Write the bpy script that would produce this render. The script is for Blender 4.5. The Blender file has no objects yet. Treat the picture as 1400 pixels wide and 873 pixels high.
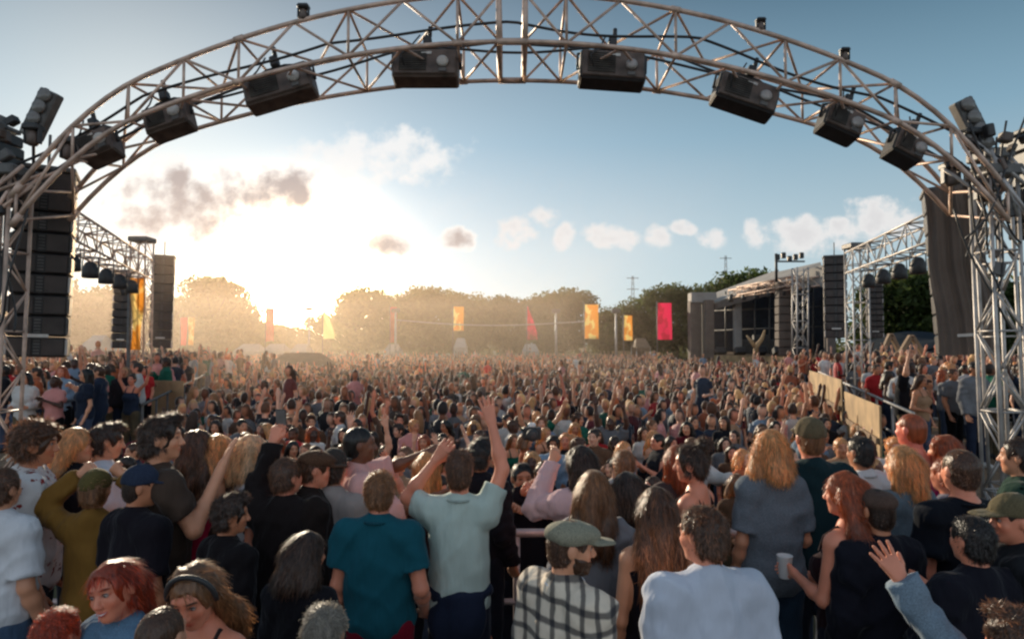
import bpy, math, random
import numpy as np
from mathutils import Vector, Matrix

random.seed(7)
RNG = np.random.default_rng(11)
SC = bpy.context.scene
COL = SC.collection
R = math.radians

# ------------------------------------------------------------------ camera
CAM_Z = 2.95
PITCH = R(2.13)
F_PX = 900.0
cam_d = bpy.data.cameras.new('camera')
cam = bpy.data.objects.new('camera', cam_d)
COL.objects.link(cam)
cam.location = (0, 0, CAM_Z)
cam.rotation_euler = (R(90) + PITCH, 0, 0)
cam_d.sensor_width = 36
cam_d.lens = 36 * F_PX / 1400
cam_d.clip_start = 0.05
cam_d.clip_end = 3000
SC.camera = cam

def at(px, py, Y):
    """world point at distance Y along +Y for a place measured on the photograph"""
    x = (px - 700) / F_PX
    y = (436.5 - py) / F_PX
    c, s = math.cos(PITCH), math.sin(PITCH)
    dy, dz = c - y * s, s + y * c
    k = Y / dy
    return Vector((x * k, Y, CAM_Z + dz * k))

def lin(r, g, b, a=1.0):
    f = lambda v: (v / 255 / 12.92) if v / 255 <= 0.04045 else ((v / 255 + 0.055) / 1.055) ** 2.4
    return (f(r), f(g), f(b), a)

# ------------------------------------------------------------------ object helpers
def tag(o, label=None, cat=None, group=None, kind=None):
    if label: o['label'] = label
    if cat: o['category'] = cat
    if group: o['group'] = group
    if kind: o['kind'] = kind
    return o

def empty(name, loc=(0, 0, 0), rz=0.0):
    o = bpy.data.objects.new(name, None)
    COL.objects.link(o)
    o.location = loc
    o.rotation_euler = (0, 0, rz)
    o.empty_display_size = 0.2
    return o

def link_mesh(name, me, mat=None, parent=None, color=None):
    o = bpy.data.objects.new(name, me)
    COL.objects.link(o)
    if parent: o.parent = parent
    if mat and not me.materials: me.materials.append(mat)
    if color: o.color = color
    return o

def np_mesh(name, V, Q, smooth=True, cols=None):
    """mesh from vertex array and an (n,k) face array"""
    me = bpy.data.meshes.new(name)
    V = np.asarray(V, np.float32); Q = np.asarray(Q, np.int32)
    k = Q.shape[1]
    me.vertices.add(len(V)); me.vertices.foreach_set('co', V.ravel())
    me.loops.add(Q.size); me.loops.foreach_set('vertex_index', Q.ravel())
    me.polygons.add(len(Q))
    me.polygons.foreach_set('loop_start', np.arange(0, Q.size, k, dtype=np.int32))
    me.polygons.foreach_set('loop_total', np.full(len(Q), k, np.int32))
    me.polygons.foreach_set('use_smooth', np.full(len(Q), smooth, bool))
    me.update(calc_edges=True)
    if cols is not None:
        at_ = me.attributes.new('tint', 'FLOAT_COLOR', 'POINT')
        C = np.ones((len(V), 4), np.float32); C[:, :3] = cols
        at_.data.foreach_set('color', C.ravel())
    return me

class MB:
    """collects boxes, bars, tubes and sheets; build() links them as one mesh object"""
    def __init__(s): s.v = []; s.f = []; s.sm = []
    def add(s, vs, fs, smooth=False):
        n = len(s.v); s.v += [tuple(v) for v in vs]
        s.f += [tuple(i + n for i in f) for f in fs]; s.sm += [smooth] * len(fs)
        return s
    def box(s, c, size, M=None):
        hx, hy, hz = size[0] / 2, size[1] / 2, size[2] / 2
        vs = [Vector((x, y, z)) for z in (-hz, hz) for y in (-hy, hy) for x in (-hx, hx)]
        c = Vector(c)
        vs = [(M @ v if M else v) + c for v in vs]
        return s.add(vs, [(0, 2, 3, 1), (4, 5, 7, 6), (0, 1, 5, 4), (2, 6, 7, 3), (0, 4, 6, 2), (1, 3, 7, 5)])
    def cbox(s, c, size, b=0.01, M=None):
        """box with chamfered edges"""
        hx, hy, hz = [q / 2 for q in size]; c = Vector(c); vs = []; 
        for sx in (-1, 1):
            for sy in (-1, 1):
                for sz in (-1, 1):
                    vs += [Vector((sx * (hx - b), sy * (hy - b), sz * hz)), Vector((sx * (hx - b), sy * hy, sz * (hz - b))), Vector((sx * hx, sy * (hy - b), sz * (hz - b)))]
        def i(sx, sy, sz, k): return (((sx > 0) * 2 + (sy > 0)) * 2 + (sz > 0)) * 3 + k
        fs = []
        for sg in (-1, 1):
            q = [i(-1, -1, sg, 0), i(1, -1, sg, 0), i(1, 1, sg, 0), i(-1, 1, sg, 0)]; fs.append(q if sg > 0 else q[::-1])
            q = [i(-1, sg, -1, 1), i(1, sg, -1, 1), i(1, sg, 1, 1), i(-1, sg, 1, 1)]; fs.append(q[::-1] if sg > 0 else q)
            q = [i(sg, -1, -1, 2), i(sg, 1, -1, 2), i(sg, 1, 1, 2), i(sg, -1, 1, 2)]; fs.append(q if sg > 0 else q[::-1])
            for sh in (-1, 1):
                fs.append([i(-1, sg, sh, 0), i(1, sg, sh, 0), i(1, sg, sh, 1), i(-1, sg, sh, 1)])
                fs.append([i(sg, -1, sh, 0), i(sg, 1, sh, 0), i(sg, 1, sh, 2), i(sg, -1, sh, 2)])
                fs.append([i(sg, sh, -1, 1), i(sg, sh, 1, 1), i(sg, sh, 1, 2), i(sg, sh, -1, 2)])
        for sx in (-1, 1):
            for sy in (-1, 1):
                for sz in (-1, 1):
                    fs.append([i(sx, sy, sz, 0), i(sx, sy, sz, 1), i(sx, sy, sz, 2)])
        vs = [(M @ v if M else v) + c for v in vs]
        return s.add(vs, fs)
    def tube(s, pts, r, n=8, cap=True, closed=False):
        pts = [Vector(p) for p in pts]; m = len(pts)
        rs = r if isinstance(r, (list, tuple)) else [r] * m
        vs = []; up = None
        for k, p in enumerate(pts):
            a = pts[k - 1] if k else (pts[-1] if closed else p); b = pts[k + 1] if k < m - 1 else (pts[0] if closed else p)
            t = (b - a).normalized()
            if up is None: up = t.orthogonal().normalized()
            up = (up - t * up.dot(t)).normalized(); w = t.cross(up)
            vs += [p + (up * math.cos(2 * math.pi * j / n) + w * math.sin(2 * math.pi * j / n)) * rs[k] for j in range(n)]
        fs = [(k * n + j, k * n + (j + 1) % n, ((k + 1) % m) * n + (j + 1) % n, ((k + 1) % m) * n + j) for k in range(m if closed else m - 1) for j in range(n)]
        if cap and not closed: fs += [tuple(range(n - 1, -1, -1)), tuple(range((m - 1) * n, m * n))]
        return s.add(vs, fs, True)
    def sheet(s, fn, nu, nv, smooth=True):
        vs = [fn(i / nu, j / nv) for j in range(nv + 1) for i in range(nu + 1)]
        fs = [(j * (nu + 1) + i, j * (nu + 1) + i + 1, (j + 1) * (nu + 1) + i + 1, (j + 1) * (nu + 1) + i) for j in range(nv) for i in range(nu)]
        return s.add(vs, fs, smooth)
    def lathe(s, c, prof, n=16, M=None):
        c = Vector(c); vs = []
        for (r, z) in prof:
            for j in range(n):
                v = Vector((r * math.cos(2 * math.pi * j / n), r * math.sin(2 * math.pi * j / n), z))
                vs.append((M @ v if M else v) + c)
        m = len(prof)
        fs = [(k * n + j, k * n + (j + 1) % n, (k + 1) * n + (j + 1) % n, (k + 1) * n + j) for k in range(m - 1) for j in range(n)]
        fs += [tuple(range(n - 1, -1, -1)), tuple(range((m - 1) * n, m * n))]
        return s.add(vs, fs, True)
    def mesh(s, name):
        me = bpy.data.meshes.new(name); me.from_pydata(s.v, [], s.f)
        me.polygons.foreach_set('use_smooth', s.sm); me.update(); return me
    def build(s, name, mat, parent=None):
        return link_mesh(name, s.mesh(name), mat, parent)

# ------------------------------------------------------------------ materials
def new_mat(name):
    m = bpy.data.materials.new(name); m.use_nodes = True
    nt = m.node_tree; nt.nodes.clear()
    out = nt.nodes.new('ShaderNodeOutputMaterial'); b = nt.nodes.new('ShaderNodeBsdfPrincipled')
    nt.links.new(b.outputs[0], out.inputs[0])
    return m, nt, b, out

def nd(nt, t, **kw):
    n = nt.nodes.new(t)
    for k, v in kw.items():
        if k in n.inputs.keys(): n.inputs[k].default_value = v
        else: setattr(n, k, v)
    return n

def noise_mul(nt, scale, lo, hi, detail=4, coord='Object', sx=(1, 1, 1)):
    """a factor that wanders between lo and hi over the surface"""
    tc = nd(nt, 'ShaderNodeTexCoord'); mp = nd(nt, 'ShaderNodeMapping'); mp.inputs['Scale'].default_value = sx
    nt.links.new(tc.outputs[coord], mp.inputs[0])
    n = nd(nt, 'ShaderNodeTexNoise', Scale=scale, Detail=detail); nt.links.new(mp.outputs[0], n.inputs['Vector'])
    mr = nd(nt, 'ShaderNodeMapRange'); mr.inputs[1].default_value = 0.25; mr.inputs[2].default_value = 0.75
    mr.inputs[3].default_value = lo; mr.inputs[4].default_value = hi
    nt.links.new(n.outputs[0], mr.inputs[0])
    return mr.outputs[0], n

def mulcol(nt, a, b):
    m = nd(nt, 'ShaderNodeMix', data_type='RGBA', blend_type='MULTIPLY'); m.inputs[0].default_value = 1
    for s, x in ((6, a), (7, b)):
        if isinstance(x, tuple): m.inputs[s].default_value = x
        else: nt.links.new(x, m.inputs[s])
    return m.outputs[2]

def simple(name, col, rough=0.6, metal=0.0, var=(0.75, 1.15), scale=6.0, bump=0.15, bscale=60.0, spec=0.5):
    m, nt, b, out = new_mat(name)
    f, _ = noise_mul(nt, scale, *var)
    nt.links.new(mulcol(nt, col, f), b.inputs['Base Color'])
    b.inputs['Roughness'].default_value = rough; b.inputs['Metallic'].default_value = metal
    b.inputs['Specular IOR Level'].default_value = spec
    if bump:
        _, n2 = noise_mul(nt, bscale, 0, 1)
        bp = nd(nt, 'ShaderNodeBump', Strength=bump, Distance=0.01); nt.links.new(n2.outputs[0], bp.inputs['Height'])
        nt.links.new(bp.outputs[0], b.inputs['Normal'])
    return m

def mat_skin():
    m, nt, b, out = new_mat('skin')
    oi = nd(nt, 'ShaderNodeObjectInfo'); a = nd(nt, 'ShaderNodeAttribute', attribute_name='tint')
    f, _ = noise_mul(nt, 9, 0.86, 1.12)
    c = mulcol(nt, mulcol(nt, oi.outputs['Color'], a.outputs['Color']), f)
    nt.links.new(c, b.inputs['Base Color'])
    b.inputs['Roughness'].default_value = 0.45; b.inputs['Specular IOR Level'].default_value = 0.5
    b.inputs['Sheen Weight'].default_value = 0.35; b.inputs['Sheen Roughness'].default_value = 0.35; b.inputs['Sheen Tint'].default_value = (1, 0.75, 0.6, 1)
    _, n2 = noise_mul(nt, 160, 0, 1)
    bp = nd(nt, 'ShaderNodeBump', Strength=0.12, Distance=0.004); nt.links.new(n2.outputs[0], bp.inputs['Height'])
    nt.links.new(bp.outputs[0], b.inputs['Normal'])
    return m

def mat_cloth(name='cloth', pattern=None):
    m, nt, b, out = new_mat(name)
    oi = nd(nt, 'ShaderNodeObjectInfo')
    f, _ = noise_mul(nt, 5, 0.90, 1.06)
    c = mulcol(nt, oi.outputs['Color'], f)
    tc = nd(nt, 'ShaderNodeTexCoord')
    if pattern == 'plaid':
        sep = nd(nt, 'ShaderNodeSeparateXYZ'); nt.links.new(tc.outputs['Object'], sep.inputs[0])
        wig, _ = noise_mul(nt, 7, -0.012, 0.012)
        fac = None
        ang = nd(nt, 'ShaderNodeMath', operation='ADD'); nt.links.new(sep.outputs[0], ang.inputs[0]); nt.links.new(sep.outputs[1], ang.inputs[1])
        for src in (ang.outputs[0], sep.outputs[2]):
            ad = nd(nt, 'ShaderNodeMath', operation='ADD'); nt.links.new(src, ad.inputs[0]); nt.links.new(wig, ad.inputs[1])
            mo = nd(nt, 'ShaderNodeMath', operation='PINGPONG'); nt.links.new(ad.outputs[0], mo.inputs[0]); mo.inputs[1].default_value = 0.042
            mr = nd(nt, 'ShaderNodeMapRange'); mr.interpolation_type = 'SMOOTHSTEP'
            nt.links.new(mo.outputs[0], mr.inputs[0])
            mr.inputs[1].default_value = 0.008; mr.inputs[2].default_value = 0.019; mr.inputs[3].default_value = 0.22; mr.inputs[4].default_value = 1.0
            if fac is None: fac = mr.outputs[0]
            else:
                mm = nd(nt, 'ShaderNodeMath', operation='MULTIPLY'); nt.links.new(fac, mm.inputs[0]); nt.links.new(mr.outputs[0], mm.inputs[1]); fac = mm.outputs[0]
        mx = nd(nt, 'ShaderNodeMix', data_type='RGBA'); nt.links.new(fac, mx.inputs[0]); mx.inputs[6].default_value = (0.02, 0.021, 0.03, 1); nt.links.new(c, mx.inputs[7])
        c = mx.outputs[2]
    if pattern == 'floral':
        v = nd(nt, 'ShaderNodeTexVoronoi', Scale=21.0); nz = nd(nt, 'ShaderNodeTexNoise', Scale=24.0, Detail=3.0); nt.links.new(tc.outputs['Object'], nz.inputs['Vector'])
        va = nd(nt, 'ShaderNodeVectorMath', operation='MULTIPLY_ADD'); nt.links.new(nz.outputs['Color'], va.inputs[0]); va.inputs[1].default_value = (0.09, 0.09, 0.09); nt.links.new(tc.outputs['Object'], va.inputs[2]); nt.links.new(va.outputs[0], v.inputs['Vector'])
        mr = nd(nt, 'ShaderNodeMapRange'); nt.links.new(v.outputs['Distance'], mr.inputs[0])
        mr.inputs[1].default_value = 0.27; mr.inputs[2].default_value = 0.36; mr.inputs[3].default_value = 1; mr.inputs[4].default_value = 0
        mx = nd(nt, 'ShaderNodeMix', data_type='RGBA'); nt.links.new(mr.outputs[0], mx.inputs[0]); nt.links.new(c, mx.inputs[6])
        hs = nd(nt, 'ShaderNodeMix', data_type='RGBA'); nt.links.new(v.outputs['Color'], hs.inputs[0]); hs.inputs[6].default_value = lin(150, 40, 40); hs.inputs[7].default_value = lin(60, 70, 60)
        nt.links.new(hs.outputs[2], mx.inputs[7]); c = mx.outputs[2]
    if pattern in ('melange', 'denim'):
        n = nd(nt, 'ShaderNodeTexNoise', Scale=260.0 if pattern == 'denim' else 170.0, Detail=3.0); nt.links.new(tc.outputs['Object'], n.inputs['Vector'])
        mr = nd(nt, 'ShaderNodeMapRange'); nt.links.new(n.outputs[0], mr.inputs[0]); mr.inputs[1].default_value = 0.3; mr.inputs[2].default_value = 0.7; mr.inputs[3].default_value = 0.72; mr.inputs[4].default_value = 1.2
        c = mulcol(nt, c, mr.outputs[0])
    if pattern == 'leopard':
        v = nd(nt, 'ShaderNodeTexVoronoi', Scale=22.0); nt.links.new(tc.outputs['Object'], v.inputs['Vector'])
        mr = nd(nt, 'ShaderNodeMapRange'); nt.links.new(v.outputs['Distance'], mr.inputs[0])
        mr.inputs[1].default_value = 0.3; mr.inputs[2].default_value = 0.42; mr.inputs[3].default_value = 0.12; mr.inputs[4].default_value = 1
        c = mulcol(nt, c, mr.outputs[0])
    nt.links.new(c, b.inputs['Base Color'])
    b.inputs['Roughness'].default_value = 0.9; b.inputs['Specular IOR Level'].default_value = 0.12
    b.inputs['Sheen Weight'].default_value = 0.10; b.inputs['Sheen Roughness'].default_value = 0.35
    w, n1 = noise_mul(nt, 9, 0, 1, 2, sx=(1.6, 1.6, 0.5)); _, n2 = noise_mul(nt, 300, 0, 1, 2)
    b1 = nd(nt, 'ShaderNodeBump', Strength=0.6, Distance=0.035); nt.links.new(n1.outputs[0], b1.inputs['Height'])
    b2 = nd(nt, 'ShaderNodeBump', Strength=0.12, Distance=0.003); nt.links.new(n2.outputs[0], b2.inputs['Height']); nt.links.new(b1.outputs[0], b2.inputs['Normal'])
    nt.links.new(b2.outputs[0], b.inputs['Normal'])
    return m

def mat_hair():
    m, nt, b, out = new_mat('hair')
    oi = nd(nt, 'ShaderNodeObjectInfo')
    f, _ = noise_mul(nt, 60, 0.55, 1.45, 3, sx=(1, 1, 0.12))
    g, _ = noise_mul(nt, 7, 0.8, 1.2)
    a = nd(nt, 'ShaderNodeAttribute', attribute_name='tint')
    c = mulcol(nt, mulcol(nt, mulcol(nt, oi.outputs['Color'], f), g), a.outputs['Color'])
    nt.links.new(c, b.inputs['Base Color'])
    b.inputs['Roughness'].default_value = 0.33; b.inputs['Specular IOR Level'].default_value = 0.9
    b.inputs['Sheen Weight'].default_value = 0.5; b.inputs['Sheen Roughness'].default_value = 0.3; b.inputs['Sheen Tint'].default_value = (1, 0.8, 0.6, 1)
    _, n2 = noise_mul(nt, 90, 0, 1, 3, sx=(1, 1, 0.1))
    bp = nd(nt, 'ShaderNodeBump', Strength=0.5, Distance=0.01); nt.links.new(n2.outputs[0], bp.inputs['Height']); nt.links.new(bp.outputs[0], b.inputs['Normal'])
    tr = nd(nt, 'ShaderNodeBsdfTranslucent'); nt.links.new(c, tr.inputs[0])
    mx = nd(nt, 'ShaderNodeMixShader'); mx.inputs[0].default_value = 0.5
    nt.links.new(b.outputs[0], mx.inputs[1]); nt.links.new(tr.outputs[0], mx.inputs[2]); nt.links.new(mx.outputs[0], out.inputs[0])
    return m

def mat_attr(name='crowd_cloth'):
    m, nt, b, out = new_mat(name)
    a = nd(nt, 'ShaderNodeAttribute', attribute_name='tint')
    f, _ = noise_mul(nt, 6, 0.7, 1.25, 3)
    nt.links.new(mulcol(nt, a.outputs['Color'], f), b.inputs['Base Color'])
    b.inputs['Roughness'].default_value = 0.65; b.inputs['Specular IOR Level'].default_value = 0.35
    b.inputs['Sheen Weight'].default_value = 0.6; b.inputs['Sheen Roughness'].default_value = 0.35
    _, n2 = noise_mul(nt, 18, 0, 1, 3)
    bp = nd(nt, 'ShaderNodeBump', Strength=0.6, Distance=0.03); nt.links.new(n2.outputs[0], bp.inputs['Height']); nt.links.new(bp.outputs[0], b.inputs['Normal'])
    return m

def mat_leaf(name, c1, c2, transl=0.45):
    m, nt, b, out = new_mat(name)
    a = nd(nt, 'ShaderNodeAttribute', attribute_name='tint')
    f, n = noise_mul(nt, 0.5, 0, 1, 4)
    mx = nd(nt, 'ShaderNodeMix', data_type='RGBA'); nt.links.new(f, mx.inputs[0]); mx.inputs[6].default_value = c1; mx.inputs[7].default_value = c2
    oi = nd(nt, 'ShaderNodeObjectInfo')
    c = mulcol(nt, mulcol(nt, mx.outputs[2], a.outputs['Color']), oi.outputs['Color'])
    nt.links.new(c, b.inputs['Base Color']); b.inputs['Roughness'].default_value = 0.6; b.inputs['Specular IOR Level'].default_value = 0.3
    tr = nd(nt, 'ShaderNodeBsdfTranslucent'); nt.links.new(c, tr.inputs[0])
    ms = nd(nt, 'ShaderNodeMixShader'); ms.inputs[0].default_value = transl
    nt.links.new(b.outputs[0], ms.inputs[1]); nt.links.new(tr.outputs[0], ms.inputs[2]); nt.links.new(ms.outputs[0], out.inputs[0])
    return m

M_SKIN, M_HAIR = mat_skin(), mat_hair()
M_CLOTH = {k: mat_cloth('cloth_' + (k or 'plain'), k) for k in (None, 'plaid', 'floral', 'melange', 'denim', 'leopard')}
M_CROWD = mat_attr()
M_TRUSS = simple('truss_metal', (0.66, 0.47, 0.37, 1), 0.5, 0.25, (0.45, 1.2), 5, 0.12, 40)  # brown cast of the warm light is put into the metal colour
M_TRUSSW = simple('truss_pale_metal', (0.46, 0.43, 0.41, 1), 0.5, 0.45, (0.6, 1.15), 5, 0.12, 40)
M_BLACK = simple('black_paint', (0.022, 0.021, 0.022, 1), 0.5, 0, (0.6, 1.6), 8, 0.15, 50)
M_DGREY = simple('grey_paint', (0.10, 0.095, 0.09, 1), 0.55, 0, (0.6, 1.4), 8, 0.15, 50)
M_BROWNBLK = simple('brown_lit_black_case', (0.085, 0.060, 0.048, 1), 0.5, 0, (0.4, 1.8), 7, 0.2, 40)
M_GRILLE = simple('speaker_grille', (0.050, 0.040, 0.036, 1), 0.6, 0.2, (0.6, 1.5), 3, 0.6, 160)
M_SCRIM = simple('scrim_fabric', (0.135, 0.105, 0.088, 1), 0.8, 0, (0.75, 1.2), 2, 0.3, 120)
M_LOGO = simple('pale_print', (0.55, 0.53, 0.50, 1), 0.7, 0, (0.85, 1.05), 12, 0.0)
M_LENS = simple('lamp_glass', (0.16, 0.15, 0.14, 1), 0.12, 0, (0.8, 1.1), 30, 0.1, 80)
M_WOOD = simple('plywood', (0.42, 0.275, 0.14, 1), 0.75, 0, (0.5, 1.25), 2.2, 0.4, 30)
M_WOODD = simple('dark_timber', (0.22, 0.14, 0.08, 1), 0.75, 0, (0.7, 1.2), 3, 0.3, 30)
M_WHITE = simple('white_paint', (0.74, 0.73, 0.71, 1), 0.5, 0, (0.82, 1.05), 4, 0.1)
M_CANVAS = simple('grubby_canvas', (0.42, 0.38, 0.33, 1), 0.7, 0, (0.75, 1.1), 1.5, 0.2, 10)
M_DECK = simple('deck_boards', (0.035, 0.036, 0.042, 1), 0.7, 0, (0.6, 1.5), 5, 0.3, 40)
M_TRUNK = simple('bark', (0.075, 0.055, 0.04, 1), 0.9, 0, (0.6, 1.3), 6, 0.6, 20)
M_TARP = simple('stage_tarp', (0.30, 0.28, 0.26, 1), 0.7, 0, (0.7, 1.15), 1.2, 0.3, 8)
M_DRAPE = simple('dark_drape', (0.018, 0.022, 0.030, 1), 0.9, 0, (0.6, 1.5), 2, 0.3, 12)
M_SLATE = simple('slate_tent_fabric', (0.018, 0.024, 0.032, 1), 0.9, 0, (0.75, 1.2), 0.7, 0.2, 8, 0.1)
def banner_mat(name, c, c2=None):
    m, nt, b, out = new_mat(name)
    f, _ = noise_mul(nt, 1.2, 0, 1, 2, sx=(1, 1, 0.8))
    mx = nd(nt, 'ShaderNodeMix', data_type='RGBA')
    rr = nd(nt, 'ShaderNodeMapRange'); nt.links.new(f, rr.inputs[0]); rr.inputs[1].default_value = 0.52; rr.inputs[2].default_value = 0.62
    nt.links.new(rr.outputs[0], mx.inputs[0]); mx.inputs[6].default_value = c; mx.inputs[7].default_value = c2 or c
    nt.links.new(mx.outputs[2], b.inputs['Base Color']); b.inputs['Roughness'].default_value = 0.7
    tr = nd(nt, 'ShaderNodeBsdfTranslucent'); nt.links.new(mx.outputs[2], tr.inputs[0])
    ms = nd(nt, 'ShaderNodeMixShader'); ms.inputs[0].default_value = 0.55
    nt.links.new(b.outputs[0], ms.inputs[1]); nt.links.new(tr.outputs[0], ms.inputs[2]); nt.links.new(ms.outputs[0], out.inputs[0])
    return m
M_RED = banner_mat('red_banner_cloth', lin(215, 45, 55), lin(225, 70, 75))
M_PINK = banner_mat('magenta_banner_cloth', lin(222, 28, 84), lin(190, 20, 60))
M_ORANGE = banner_mat('orange_banner_cloth', lin(238, 150, 50), lin(250, 215, 130))
M_CREAM = banner_mat('cream_banner_cloth', lin(245, 225, 150))
# ------------------------------------------------------------------ distance fields for bodies, hair and clothes
def surfnet(D, org, h):
    ins = D < 0
    s = [slice(None, -1), slice(1, None)]
    cs = [(i, j, k) for i in (0, 1) for j in (0, 1) for k in (0, 1)]
    cnt = sum(ins[s[i], s[j], s[k]].astype(np.int8) for i, j, k in cs)
    act = (cnt > 0) & (cnt < 8)
    I = np.argwhere(act)
    if len(I) == 0: return np.zeros((0, 3)), np.zeros((0, 4), int)
    idx = np.full(act.shape, -1, np.int64); idx[act] = np.arange(len(I))
    cv = {c: D[I[:, 0] + c[0], I[:, 1] + c[1], I[:, 2] + c[2]] for c in cs}
    acc = np.zeros((len(I), 3)); n = np.zeros(len(I))
    for a in cs:
        for ax in range(3):
            if a[ax]: continue
            b = list(a); b[ax] = 1; b = tuple(b)
            va, vb = cv[a], cv[b]; m = (va < 0) != (vb < 0)
            t = np.where(m, va / np.where(m, va - vb, 1), 0)
            p = np.tile(np.array(a, float), (len(I), 1)); p[:, ax] = t
            acc[m] += p[m]; n[m] += 1
    V = (I + acc / n[:, None]) * h + org
    Qs = []
    for ax in range(3):
        u, v = (ax + 1) % 3, (ax + 2) % 3
        lo = [slice(None)] * 3; hi = [slice(None)] * 3
        lo[ax] = slice(None, -1); hi[ax] = slice(1, None)
        for q in (u, v): lo[q] = slice(1, -1); hi[q] = slice(1, -1)
        A, B = ins[tuple(lo)], ins[tuple(hi)]
        for flip, m in ((False, A & ~B), (True, ~A & B)):
            E = np.argwhere(m)
            if len(E) == 0: continue
            E[:, u] += 1; E[:, v] += 1
            def cell(du, dv):
                c = E.copy(); c[:, u] += du; c[:, v] += dv
                return idx[c[:, 0], c[:, 1], c[:, 2]]
            q = np.stack([cell(-1, -1), cell(0, -1), cell(0, 0), cell(-1, 0)], 1)
            Qs.append(q[:, ::-1] if flip else q)
    return V, np.concatenate(Qs)

class Field:
    def __init__(s, lo, hi, h):
        s.o = np.array(lo, float); s.h = h
        s.n = np.maximum(4, np.ceil((np.array(hi, float) - s.o) / h).astype(int) + 1)
        s.D = np.full(s.n, 0.25, np.float32)
        s.ax = [s.o[i] + h * np.arange(s.n[i]) for i in range(3)]
    def _win(s, lo, hi):
        a = np.clip(np.floor((np.array(lo) - s.o) / s.h).astype(int), 0, s.n)
        b = np.clip(np.ceil((np.array(hi) - s.o) / s.h).astype(int) + 1, 0, s.n)
        if (b <= a).any(): return None, None
        w = tuple(slice(a[i], b[i]) for i in range(3))
        P = [s.ax[0][w[0]][:, None, None], s.ax[1][w[1]][None, :, None], s.ax[2][w[2]][None, None, :]]
        return w, P
    def _mix(s, w, d, k, op):
        cur = s.D[w]
        if op == 'u':
            if k > 0:
                hh = np.maximum(k - np.abs(cur - d), 0) / k
                s.D[w] = np.minimum(cur, d) - hh * hh * k * 0.25
            else: s.D[w] = np.minimum(cur, d)
        else:
            d = -d
            if k > 0:
                hh = np.maximum(k - np.abs(cur - d), 0) / k
                s.D[w] = np.maximum(cur, d) + hh * hh * k * 0.25
            else: s.D[w] = np.maximum(cur, d)
    def cone(s, a, b, r1, r2=None, k=0.03, op='u'):
        r2 = r1 if r2 is None else r2
        a = np.array(a, float); b = np.array(b, float); m = max(r1, r2) + k + 2 * s.h
        w, P = s._win(np.minimum(a, b) - m, np.maximum(a, b) + m)
        if w is None: return s
        ab = b - a; L = (ab * ab).sum() + 1e-9
        t = np.clip(((P[0] - a[0]) * ab[0] + (P[1] - a[1]) * ab[1] + (P[2] - a[2]) * ab[2]) / L, 0, 1)
        d = np.sqrt((P[0] - a[0] - t * ab[0]) ** 2 + (P[1] - a[1] - t * ab[1]) ** 2 + (P[2] - a[2] - t * ab[2]) ** 2) - (r1 + (r2 - r1) * t)
        s._mix(w, d, k, op); return s
    def ell(s, c, r, k=0.03, op='u'):
        c = np.array(c, float); r = np.array(r, float); m = k + 2 * s.h
        w, P = s._win(c - r - m, c + r + m)
        if w is None: return s
        q = [P[i] - c[i] for i in range(3)]
        k0 = np.sqrt(sum((q[i] / r[i]) ** 2 for i in range(3))); k1 = np.sqrt(sum((q[i] / r[i] ** 2) ** 2 for i in range(3))) + 1e-6
        s._mix(w, np.where(k0 < 1e-3, -r.min(), k0 * (k0 - 1) / k1), k, op); return s
    def plane(s, p, n):
        """keep only the side the normal points away from"""
        n = np.array(n, float); n /= np.linalg.norm(n)
        P = [s.ax[0][:, None, None], s.ax[1][None, :, None], s.ax[2][None, None, :]]
        s.D = np.maximum(s.D, sum((P[i] - p[i]) * n[i] for i in range(3)).astype(np.float32)); return s
    def ripple(s, amp, freq, seed, squash=(1, 1, 1), n=5):
        r = np.random.default_rng(seed); acc = 0
        P = [s.ax[0][:, None, None], s.ax[1][None, :, None], s.ax[2][None, None, :]]
        for i in range(n):
            d = r.normal(size=3); d /= np.linalg.norm(d); f = freq * r.uniform(0.6, 1.6)
            wob = np.sin((P[0] * d[1] + P[1] * d[2] + P[2] * d[0]) * f * 0.7 + r.uniform(0, 6)) * 0.8
            acc = acc + np.sin(sum(P[j] * d[j] * squash[j] for j in range(3)) * f + r.uniform(0, 6.28) + wob)
        s.D = (s.D + amp * acc / n ** 0.5).astype(np.float32); return s
    def crease(s, amp, freq, seed, n=4):
        r = np.random.default_rng(seed + 77); acc = 0
        P = [s.ax[0][:, None, None], s.ax[1][None, :, None], s.ax[2][None, None, :]]
        for i in range(n):
            a = r.uniform(0.3, 1.1) * (1 if i % 2 else -1); d = np.array([math.sin(a), r.normal() * 0.3, math.cos(a)]); f = freq * r.uniform(0.7, 1.5)
            ph = sum(P[j] * d[j] for j in range(3)) * f + r.uniform(0, 6.28) + 1.3 * np.sin((P[0] - P[2] * 0.6) * f * 0.45 + r.uniform(0, 6)) + 0.8 * np.sin(P[1] * f * 0.6 + i)
            m = 0.5 + 0.5 * np.sin((P[0] * d[2] - P[2] * d[0]) * f * 0.35 + r.uniform(0, 6))
            acc = acc + np.clip(1 - np.sqrt(np.sin(ph) ** 2 + 0.03), 0, 1) ** 1.6 * m
        s.D = (s.D - amp * acc).astype(np.float32); return s
    def net(s): return surfnet(s.D, s.o, s.h)

def joinVQ(L):
    V = []; Q = []; n = 0
    for v, q in L:
        V.append(v); Q.append(np.asarray(q) + n); n += len(v)
    return np.concatenate(V), np.concatenate(Q)

BUILD = {'m': dict(sw=0.162, chest=0.162, cd=0.112, waist=0.142, hip=0.158, neck=0.056, arm=0.95),
         'f': dict(sw=0.138, chest=0.138, cd=0.100, waist=0.116, hip=0.160, neck=0.046, arm=0.80)}

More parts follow.
